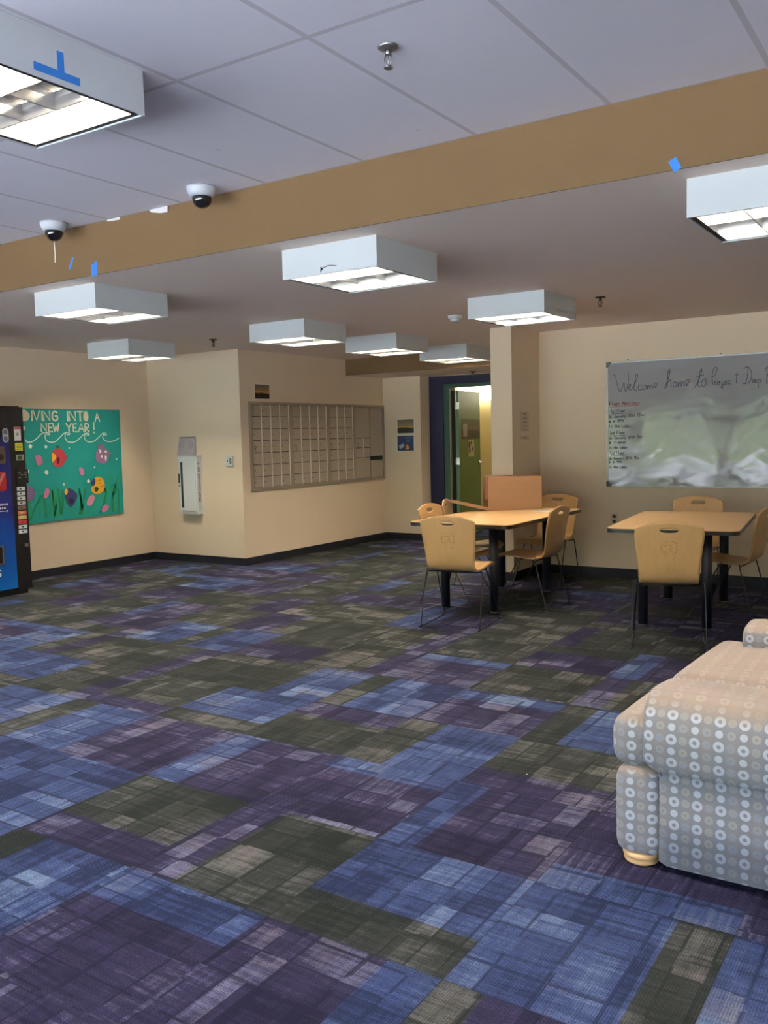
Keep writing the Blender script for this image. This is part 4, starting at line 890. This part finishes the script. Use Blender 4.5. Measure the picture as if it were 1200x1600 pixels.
def photo_y(x0, x1, z0, z1, label, m, extra=None):
    r = thing('photo_poster', label, 'poster', ((x0 + x1) / 2, YB, (z0 + z1) / 2)); w, h_ = (x1 - x0) / 2, (z1 - z0) / 2
    MB().box(-w - .01, w + .01, -.003, -.0005, -h_ - .01, h_ + .01).build('white_border', M_PAPER, r)
    o = MB().box(-w, w, -.004, -.003, -h_, h_).build('picture', m, r)
    if extra: extra(r, w, h_)
photo_y(-6.714, -6.446, 1.489, 1.678, 'dark landscape photo on the far wall, upper of the two beside the mailboxes', picture_mat('dark_landscape_print_two', (104, 104, 92), (202, 164, 96), (34, 30, 18), .42))
def ext2(r, w, h_):
    f = lambda p, d: (p[0], -.0042 - d, p[1])
    MB().blob([(-.11, -.03), (-.035, -.005), (-.02, -.05), (-.095, -.08)], f, .0008).build('white_card_print', simple('card_print', (176, 184, 200), .6), r)
    MB().blob([(.0, -.02), (.03, -.018), (.055, -.05), (.058, -.08), (.02, -.09), (-.005, -.075), (.015, -.055)], f, .0008).build('orange_figure_print', simple('orange_print', (214, 150, 60), .6), r)
    mb = MB()
    for q, (a, b) in enumerate(((-.01, .105), (.02, .07), (.02, .07), (.015, .07))): mb.ribbon([(a, .082 - q * .022), (b, .082 - q * .022)], .006, f)
    mb.build('print_lines', simple('pale_blue_print', (110, 128, 150), .6), r)
photo_y(-6.72, -6.452, 1.245, 1.455, 'navy blue flyer with white card and orange figure, lower of the two beside the mailboxes', simple('navy_print', (28, 48, 84), .5), ext2)
def note_x(y0, y1, z0, z1, label, lines):
    r = thing('paper_note', label, 'note', (XP1, (y0 + y1) / 2, (z0 + z1) / 2)); w, h_ = (y1 - y0) / 2, (z1 - z0) / 2
    MB().box(.0004, .0014, -w, w, -h_, h_).build('sheet', simple('tan_note_paper', (208, 188, 168), .8), r)
    mb = MB(); rnd = random.Random(3)
    for q in range(lines):
        zz = h_ - .02 - q * (2 * h_ - .03) / max(1, lines - 1) if lines > 1 else 0
        a = rnd.uniform(.25, .75) * w; mb.ribbon([(-a * .8, zz), (a, zz)], .005, lambda p, d: (.0015 + d * .4, p[0], p[1]))
    mb.build('writing', M_INK, r)
note_x(8.13, 8.34, 1.47, 1.66, 'small paper note on the side of the cream pillar, upper one', 5)
note_x(8.12, 8.34, 1.385, 1.425, 'narrow paper strip on the side of the cream pillar under the note', 1)
# prints on the green door
def dposter(x0, x1, z0, z1, label, m, dy=0):
    r = bpy.data.objects.new('door_flyer', None); COL.objects.link(r); tag(r, label, 'flyer')
    r.location = (hx, hy, 0); r.rotation_euler = (0, 0, math.radians(98))
    MB().box(x0, x1, -.0245 - dy, -.0225 - dy, z0, z1).build('sheet', m, r)
    return r
dposter(.10, .86, 1.385, 1.665, 'wide dark collage flyer taped across the green door', picture_mat('collage_print', (70, 56, 40), (104, 92, 62), (54, 34, 20), .5))
r = dposter(.16, .33, 1.42, 1.60, 'small grey strip flyer at the left of the collage on the green door', simple('strip_print', (150, 140, 128), .6), .003)
r = dposter(.38, .62, 1.13, 1.375, 'small beige flyer under the collage on the green door', simple('beige_print', (176, 158, 112), .6))
mb = MB()
for q in ((.42, 1.30, .05), (.43, 1.22, .04), (.55, 1.24, .03), (.50, 1.33, .03)): mb.blob([(q[0] + q[2] * .8 * math.cos(a), q[1] + q[2] * math.sin(a)) for a in [k * math.pi / 5 for k in range(10)]], lambda p, d: (p[0], -.0247 - d, p[1]), .0006)
mb.build('dark_print', simple('brown_print', (58, 34, 24), .6), r)
# outlet on the whiteboard wall
r = thing('wall_outlet', 'beige wall outlet behind the left corner of the right table', 'outlet', (-2.93, YW, .58))
MB().box(-.036, .036, -.006, -.0005, -.058, .058).bevel(.002).build('plate', simple('outlet_plate', (206, 190, 160), .5), r)
MB().box(-.015, .015, -.008, -.0062, .012, .04).build('socket', M_BLACK, r); MB().box(-.015, .015, -.008, -.0062, -.04, -.012).build('socket', M_BLACK, r)

# ------------------------------------------------------------------ whiteboard
wb = thing('whiteboard', 'large wall whiteboard with handwritten welcome and floor meeting times', 'whiteboard', (-1.78, YW, 1.51))
WX0, WX1, WZA, WZB = -3.0, -.56, .903, 2.12
def wbx(name, x0, x1, z0, z1, d0, d1, m, parent=wb, bev=0):
    mb = MB().box(x0 + 1.78, x1 + 1.78, -d1, -d0, z0 - 1.51, z1 - 1.51)
    if bev: mb.bevel(bev)
    return mb.build(name, m, parent)
t = NT('dry_erase_surface'); sm_ = t.noise(t.comb(t.math('MULTIPLY', t.xyz(t.obj())[0], 1.2), 0.0, t.math('MULTIPLY', t.xyz(t.obj())[2], 5)), 1.5, 4, .6)
rg = t.n('ShaderNodeMapRange'); t.l(sm_, rg.inputs[0]); rg.inputs[1].default_value = .35; rg.inputs[2].default_value = .7; rg.inputs[3].default_value = .03; rg.inputs[4].default_value = .16
t.bsdf(t.mix(sm_, lin((142, 142, 147)), lin((152, 152, 157))), rg.outputs[0], spec=.38, bump=t.noise(t.obj(), 2.2, 3, .6), bump_s=.25, bump_d=.02)
wbx('board_surface', WX0 + .012, WX1 - .012, WZA + .012, WZB - .012, .001, .016, t.m)
mb = MB()
for b in ((WX0, WX1, WZB - .014, WZB), (WX0, WX1, WZA, WZA + .014), (WX0, WX0 + .014, WZA + .014, WZB - .014), (WX1 - .014, WX1, WZA + .014, WZB - .014)): mb.box(b[0] + 1.78, b[1] + 1.78, -.022, -.001, b[2] - 1.51, b[3] - 1.51)
mb.build('board_frame', simple('board_frame_aluminium', (140, 140, 142), .35, metal=.7), wb)
for x, z, sx, sz in ((WX0, WZB, 1, -1), (WX0, WZA, 1, 1), (WX1, WZB, -1, -1), (WX1, WZA, -1, 1)):
    mb = MB(); q = [(x - .002 * sx, z - .002 * sz), (x + .05 * sx, z - .002 * sz), (x + .05 * sx, z + .018 * sz), (x + .026 * sx, z + .028 * sz), (x + .018 * sx, z + .05 * sz), (x - .002 * sx, z + .05 * sz)]
    mb.prism([(a + 1.78, b - 1.51) for a, b in q], 'y', -.025, -.0225); mb.build('corner_cap', M_BLACK, wb)
def wf(p, d): return (p[0] + 1.78, -.0162 - d * .5, p[1] - 1.51)
M_MARK = simple('marker_ink', (44, 42, 66), .6)
mb = MB()
for s_ in HEAD: mb.ribbon(spline(s_, 5), .0062, wf)
mb.build('headline_writing', M_MARK, wb)
for k, (txt, a, b, hh) in enumerate(ROWS):
    mb = MB(); write(mb, txt, a, b, hh * .95, .0056 if k else .0066, wf, jitter=.22, seed=k, adv=4.9)
    for q, u in enumerate(UNDER):
        if (q, k) in ((0, 0), (1, 1), (2, 5), (3, 9)): mb.ribbon(u, .005, wf)
    mb.build('heading_writing' if k == 0 else 'meeting_line', M_INKRED if k == 0 else M_MARK, wb)
for x, z in ((-2.79, 2.135), (-1.93, 2.135)):
    MB().lathe([(.006, -.0), (.006, -.012), (.002, -.013)], seg=10, axis='y', c=(x + 1.78, 0, z - 1.51)).build('mount_screw', M_BLACK, wb)

# ------------------------------------------------------------------ tables
def make_table(name_label, loc, rot, L_=1.51, legs_y=(-.565, .565)):
    r = thing('laminate_table', name_label, 'table', loc, rot, 'maple laminate tables with dark edge')
    hw, hl = .46, L_ / 2
    poly = []
    for cx_, cy_, a0 in ((hw, hl, 0), (-hw, hl, 90), (-hw, -hl, 180), (hw, -hl, 270)):
        rr = .07
        for k in range(7):
            a = math.radians(a0 + 90 * k / 6); poly.append((cx_ - math.copysign(rr, cx_) + rr * math.cos(a), cy_ - math.copysign(rr, cy_) + rr * math.sin(a)))
    def scaled(d): return [(x * (hw - d) / hw, y * (hl - d) / hl) for x, y in poly]
    MB().prism(scaled(.003), 'z', .7365, .741).build('laminate_top', M_TABLETOP, r)
    MB().prism(poly, 'z', .708, .7365).build('edge_band', M_BLACKMETAL, r)
    for x in (-.225, .225):
        for y in legs_y:
            o = MB().lathe([(.037, .012), (.037, .70)], (x, y, 0), 28).build('leg', M_LEG, r)
            MB().lathe([(.030, 0), (.030, .012)], (x, y, 0), 20).build('glide', M_STEEL, o)
            MB().box(x - .065, x + .065, y - .065, y + .065, .697, .7075).build('mounting_plate', M_BLACKMETAL, o)
    mb = MB(); mb.box(-.02, .02, -.5, .5, .68, .708); mb.build('under_rail', M_BLACKMETAL, r)
    return r
make_table('maple laminate table under the open cardboard box, in front of the pillar', (-3.43, 7.065, 0), math.radians(.5), 1.62, (-.60, .50))
make_table('maple laminate table under the whiteboard at the right', (-1.85, 7.13, 0), math.radians(6.5))

# ------------------------------------------------------------------ plywood sled chairs
def make_chair():
    r = thing('plywood_chair', 'x', 'chair')
    # profile (y, z, half width, cup) from the top of the back down to the front of the seat
    prof = [(-.252, .855, .214), (-.243, .80, .218), (-.232, .74, .216), (-.222, .68, .210), (-.212, .62, .203), (-.203, .565, .197), (-.196, .515, .193), (-.184, .472, .190), (-.160, .444, .189), (-.125, .432, .190), (-.08, .430, .192), (-.02, .433, .195), (.05, .440, .198), (.11, .448, .200), (.16, .453, .200), (.205, .452, .199), (.235, .444, .197), (.252, .430, .193), (.258, .414, .186)]
    P = spline([Vector(p) for p in prof], 3); NU = 20
    bm = bmesh.new(); rows = []
    L = len(P)
    for i, p in enumerate(P):
        row = []
        for k in range(NU + 1):
            s = -1 + 2 * k / NU
            x = s * p.z; y, z = p.x, p.y
            if z > .46 and y < -.15: y -= .016 * (1 - s * s) * min(1, (z - .46) / .1)      # back is cupped
            if z > .70 and y < -.2: z -= .042 * (z - .70) / .155 * abs(s) ** 2.2              # arched top
            if y > -.12 and z < .46: z -= .010 * (1 - s * s) if y < .2 else .0
            row.append(bm.verts.new((x, y, z)))
        rows.append(row)
    for i in range(L - 1):
        for k in range(NU): bm.faces.new((rows[i][k], rows[i][k + 1], rows[i + 1][k + 1], rows[i + 1][k]))
    bmesh.ops.recalc_face_normals(bm, faces=bm.faces)
    me = bpy.data.meshes.new('tmp'); bm.to_mesh(me); bm.free()
    ob = bpy.data.objects.new('tmp', me); COL.objects.link(ob)
    me.materials.append(M_BEECH); me.materials.append(M_PLYEDGE)
    so = ob.modifiers.new('s', 'SOLIDIFY'); so.thickness = .011; so.offset = 0; so.material_offset_rim = 1
    cut = MB(); cut.prism([(.058 * math.copysign(abs(math.cos(a)) ** .8, math.cos(a)), .795 + .0155 * math.sin(a)) for a in [q * math.pi / 12 for q in range(24)]], 'y', -.4, -.1)
    co = cut.build('tmpcut', [M_BEECH, M_PLYEDGE]); 
    bo = ob.modifiers.new('b', 'BOOLEAN'); bo.object = co; bo.operation = 'DIFFERENCE'; bo.solver = 'EXACT'
    dg = bpy.context.evaluated_depsgraph_get(); ev_ = ob.evaluated_get(dg); m2 = bpy.data.meshes.new_from_object(ev_)
    m2.name = 'shell'
    for p in m2.polygons: p.use_smooth = p.material_index == 0
    bpy.data.objects.remove(ob); bpy.data.objects.remove(co)
    sh = bpy.data.objects.new('shell', m2); COL.objects.link(sh); sh.parent = r
    # engraved head emblem on the outer face of the back
    def back(p, d):
        z = p[1]
        ys = [(q.y, q.x) for q in P if q.y > .5 and q.x < 0]
        y = min(ys, key=lambda a: abs(a[0] - z))[1] - .016 * (1 - (p[0] / .21) ** 2)
        return (p[0], y - .0056 - d * .5, z)
    mb = MB()
    for s_ in ([(-.045, .655), (-.05, .675), (-.04, .70), (-.015, .722), (.015, .725), (.042, .712), (.05, .695), (.045, .672), (.05, .66), (.04, .645), (.035, .62), (.02, .60)],
               [(-.045, .655), (-.03, .645), (-.02, .63), (0, .625)], [(-.03, .69), (-.01, .70), (.01, .695), (.02, .68), (.0, .67), (-.02, .665)], [(.01, .66), (.025, .65), (.02, .635)], [(-.025, .66), (-.015, .648), (.0, .652)]):
        mb.ribbon(spline(s_, 3), .0028, back)
    mb.build('emblem', M_ENGRAVE, sh)
    # sled frame
    R_ = .005
    for sx in (-1, 1):
        base = [(sx * .205, -.125, .4165), (sx * .228, -.13, .404), (sx * .236, -.225, .03), (sx * .237, -.24, .010), (sx * .237, -.225, R_), (sx * .235, .225, R_), (sx * .235, .245, .012), (sx * .232, .235, .04), (sx * .206, .035, .405), (sx * .19, .02, .418)]
        o = MB().tube(spline(base, 4), R_, 8).build('side_frame', M_BLACKMETAL, r)
        for y in (-.222, .232): MB().tube([(sx * .2365, y - .012, .0085), (sx * .2365, y + .012, .0085)], .0082, 8).build('foot_glide', M_BLACK, o)
    MB().tube([(-.207, -.125, .4165), (.207, -.125, .4165)], R_, 8).build('cross_rod', M_BLACKMETAL, r)
    MB().tube([(-.187, .022, .4185), (.187, .022, .4185)], R_, 8).build('cross_rod', M_BLACKMETAL, r)
    return r
CG_ = 'bent plywood chairs around the two tables'
chairs = [
 (-3.26, 6.003, 7.5, 'plywood chair seen from behind at the near end of the cardboard-box table'),
 (-3.71, 6.768, -88, 'nearer plywood chair on the left side of the cardboard-box table'),
 (-3.83, 7.33, -70, 'farther plywood chair on the left side of the cardboard-box table'),
 (-3.04, 6.86, 90, 'plywood chair on the right side of the box table, seen in profile'),
 (-3.37, 7.95, 178, 'plywood chair at the far end of the box table behind the cardboard box'),
 (-1.69, 6.075, 16, 'plywood chair seen from behind in front of the right table'),
 (-1.52, 7.18, 86, 'plywood chair at the right edge of the photo beside the right table'),
 (-1.985, 7.90, 185, 'plywood chair between the right table and the whiteboard wall'),
]
cp = make_chair()
for k, (x, y, a, lb) in enumerate(chairs):
    c = cp if k == 0 else dup(cp)
    c.location = (x, y, 0); c.rotation_euler = (0, 0, math.radians(a)); tag(c, lb, 'chair', CG_)

# ------------------------------------------------------------------ cardboard box and paper on the left table
P0 = Vector((-3.71, 7.40)); ang = math.radians(36); ux = Vector((math.cos(ang), math.sin(ang))); uy = Vector((-math.sin(ang), math.cos(ang)))
bx_ = thing('cardboard_box', 'brown cardboard box lying open on its side on the left table', 'cardboard box', (P0.x, P0.y, .7415), ang)
LBX, DBX, HBX, TK = .50, .29, .31, .004
MB().box(0, LBX, 0, TK, 0, HBX).build('front_panel', M_CARD, bx_)
MB().box(0, LBX, DBX - TK, DBX, 0, HBX).build('back_panel', M_CARD, bx_)
MB().box(0, LBX - TK, TK, DBX - TK, 0, TK).build('bottom_panel', M_CARD, bx_)
MB().box(0, LBX - TK, TK, DBX - TK, HBX - TK, HBX).build('top_panel', simple('cardboard_top', (150, 104, 74), .8), bx_)
MB().box(LBX - TK, LBX, TK, DBX - TK, 0, HBX).build('end_panel', M_CARD, bx_)
# lower flap folded out to the left, rising from the table
fa = math.radians(14)
M4 = Matrix.Rotation(fa, 4, 'Y')
mb = MB().box(-.36, -.002, -.03, DBX - .02, -.002, .003, M=Matrix.Translation((0, 0, .006)) @ M4); mb.build('flap', M_CARD, bx_)
mb = MB().box(-.36, -.002, -.034, -.03, -.004, .026, M=Matrix.Translation((0, 0, .006)) @ M4); mb.build('flap_edge', M_CARD, bx_)
MB().box(-.012, 0, TK, .09, .10, HBX - .002).build('side_flap', simple('cardboard_inner', (136, 84, 62), .8), bx_)
mb = MB(); rnd = random.Random(9)
for q in range(14):
    x = rnd.uniform(.06, .36); z = rnd.choice((.24, .18, .15, .12)); mb.ribbon([(x, z), (x + rnd.uniform(.02, .05), z + rnd.uniform(-.02, .02)), (x + rnd.uniform(.02, .06), z + rnd.uniform(-.02, .02))], .0022, lambda p, d: (p[0], -d * .4, p[1]))
mb.build('faint_pen_marks', simple('faint_pen', (166, 120, 84), .8), bx_)
tag(MB().box(0, .17, 0, .13, .10, .19).build('dark_package', simple('dark_maroon_package', (66, 34, 44), .6)), 'dark maroon packet inside the open end of the cardboard box', 'packet')
o = [x for x in ALL() if x.name.startswith('dark_package')][0]
o.data.transform(Matrix.Translation((.02, .012, -.095))); o.location = (P0.x, P0.y, .7415); o.rotation_euler = (0, 0, ang)
mb = MB(); mb.box(-.13, .13, -.075, .075, 0, .0012)
o = tag(mb.build('paper_sheet', M_PAPER), 'white paper sheet lying on the left table right of the cardboard box', 'paper'); o.location = (-3.17, 7.50, .7414); o.rotation_euler = (0, 0, math.radians(6))

# ------------------------------------------------------------------ loveseat
so_ = thing('loveseat', 'grey ring-patterned loveseat with rolled arms at the right edge', 'sofa', (-.40, 3.55, 0))
SO = Vector((-.40, 3.55, 0))
def boxuv(o, off=Vector((0, 0, 0))):
    me = o.data; uv = me.uv_layers[0].data
    for p in me.polygons:
        n = p.normal
        for li in p.loop_indices:
            v = me.vertices[me.loops[li].vertex_index].co + off
            if abs(n.y) >= abs(n.x) * .8 and abs(n.y) >= abs(n.z) * .75: c = (v.x, v.z)
            elif abs(n.x) >= abs(n.z) * .75: c = (v.y * 1.0 - 3.62, v.z)
            else: c = (v.x, v.y * 1.0 - 2.5)
            uv[li].uv = c
def cushion(name, outline, z0, z1, bev, crown=0, parent=so_, seg=5, sub=True):
    mb = MB(); mb.prism([(x - SO.x, y - SO.y) for x, y in outline], 'z', z0, z1)
    es = list(mb.bm.edges)
    bmesh.ops.bevel(mb.bm, geom=es, offset=bev, segments=seg, profile=.5, affect='EDGES', clamp_overlap=True)
    # subdivide large faces so the surface can be crowned
    bmesh.ops.triangulate(mb.bm, faces=[f for f in mb.bm.faces if len(f.verts) > 4])
    for _ in range(2):
        bmesh.ops.subdivide_edges(mb.bm, edges=[e for e in mb.bm.edges if e.calc_length() > .09], cuts=1, use_grid_fill=True)
    xs = [x for x, y in outline]; ys = [y for x, y in outline]; cx, cy = (min(xs) + max(xs)) / 2 - SO.x, (min(ys) + max(ys)) / 2 - SO.y; hx_, hy_ = (max(xs) - min(xs)) / 2, (max(ys) - min(ys)) / 2; cz, hz = (z0 + z1) / 2, (z1 - z0) / 2
    for v in mb.bm.verts:
        a = 1 - min(1, abs(v.co.x - cx) / hx_) ** 2; b = 1 - min(1, abs(v.co.y - cy) / hy_) ** 2; c = 1 - min(1, abs(v.co.z - cz) / hz) ** 2
        v.co.z += crown * a * b * (1 if v.co.z > cz else -.3)
        v.co.x += crown * .8 * b * c * (1 if v.co.x > cx else -1)
        v.co.y += crown * .4 * a * c * (1 if v.co.y > cy else -1)
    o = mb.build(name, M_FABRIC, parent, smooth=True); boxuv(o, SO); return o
def rect(x0, x1, y0, y1): return [(x0, y0), (x1, y0), (x1, y1), (x0, y1)]
SX1 = .06
cushion('seat_base', rect(-.80, SX1 - .01, 3.04, 4.05), .05, .322, .02)
cushion('front_rail', [(-.972, 2.835), (-.815, 2.835), (-.76, 4.2), (-.90, 4.2)], .035, .335, .042, .006)
def arm(y0, y1, out, xf):
    # profile in (y, z): flat side panel with a fat roll on top bulging outward
    w = y1 - y0; pr = []
    s = -1 if out < 0 else 1
    yo, yi = (y0, y1) if s < 0 else (y1, y0)
    pts = [(yi, .05), (yo, .03), (yo, .20), (yo, .335), (yo + s * .022, .355), (yo + s * .036, .425), (yo + s * .034, .49), (yo + s * .012, .55), (yo - s * .04, .592), (yo - s * .10, .603), (yi - s * 0 + s * -.0, .588), (yi - s * .03, .545), (yi - s * .03, .46), (yi, .38)]
    bm_ = MB(); uvl = bm_.uv
    xs = [-.82, -.815, -.79, -.6, -.4, -.2, 0, SX1 - .02, SX1]
    def ring(x, k, ins, front):
        out_ = []
        for (y, z) in P2:
            cy, cz = (y0 + y1) / 2, .3
            roll = z > .36
            yy = y + (cy - y) * 0; zz = z
            if ins: 
                d = Vector((y - cy, z - (.48 if roll else .2))); l = d.length; d = d * (max(0, l - ins) / l) if l > 0 else d
                yy, zz = cy + d.x, (.48 if roll else .2) + d.y
                if zz < .045: zz = .04
            xx = x - (.045 * front * (1 if roll else 0))
            out_.append((xx - SO.x, yy - SO.y, zz))
        return out_
    P2 = [tuple(v) for v in spline([Vector(p) for p in pts[2:-1]], 4)]
    P2 = [pts[0], pts[1]] + P2 + [pts[-1]]
    lens = [0]
    for a, b in zip(P2, P2[1:]): lens.append(lens[-1] + math.dist(a, b))
    rings = [ring(xf + .014, 0, .03, 1), ring(xf + .002, 0, .012, 1), ring(xf + .005, 0, .004, .8), ring(xf + .03, 0, 0, .4), ring(xf + .12, 0, 0, 0)] + [ring(x, 0, 0, 0) for x in (-.5, -.3, -.1, SX1)]
    V = [[bm_.bm.verts.new(p) for p in rg] for rg in rings]
    n = len(P2)
    # z value at the bottom of the outer side is P2[1]
    off = lens[1] - P2[1][1]
    for a in range(len(V) - 1):
        for k in range(n):
            k2 = (k + 1) % n
            f = bm_.bm.faces.new((V[a][k], V[a][k2], V[a + 1][k2], V[a + 1][k])); f.smooth = True
            for lp in f.loops:
                for aa, kk in ((a, k), (a, k2), (a + 1, k), (a + 1, k2)):
                    if lp.vert is V[aa][kk]:
                        L_ = lens[kk] - off if not (kk == 0 and k2 == 0) else lens[-1] - off + .3
                        lp[uvl].uv = (lp.vert.co.x + SO.x, L_)
    f = bm_.bm.faces.new(V[0])
    f2 = bm_.bm.faces.new(list(reversed(V[-1])))
    for ff in (f, f2):
        for lp in ff.loops: lp[uvl].uv = (lp.vert.co.y + SO.y, lp.vert.co.z)
    bmesh.ops.triangulate(bm_.bm, faces=[f, f2])
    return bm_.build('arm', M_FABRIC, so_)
arm(2.83, 3.06, -1, -.82); arm(4.03, 4.25, 1, -.755)
e_ = .0
cushion('seat_cushion', [(-.99, 2.85), (-.845, 2.85), (-.845, 3.075), (-.22, 3.075), (-.22, 3.44), (-.965, 3.44)], .325, .505, .055, .012)
cushion('seat_cushion', [(-.962, 3.45), (-.22, 3.45), (-.22, 4.02), (-.80, 4.02), (-.80, 4.16), (-.925, 4.16)], .325, .505, .055, .012)
cushion('back_frame', rect(-.13, SX1 + .02, 3.07, 4.02), .34, .80, .05)
cushion('back_cushion', rect(-.34, -.14, 3.08, 3.54), .51, .86, .07, .012)
cushion('back_cushion', rect(-.34, -.14, 3.55, 4.01), .51, .86, .07, .012)
for x, y in ((-.893, 2.895), (-.84, 4.14), (-.02, 2.93), (-.02, 4.14)):
    MB().lathe([(.046, 0), (.055, .005), (.058, .013), (.053, .019), (.060, .026), (.062, .034), (.054, .042)], (x - SO.x, y - SO.y, 0), 28).build('bun_foot', M_FOOT, so_)
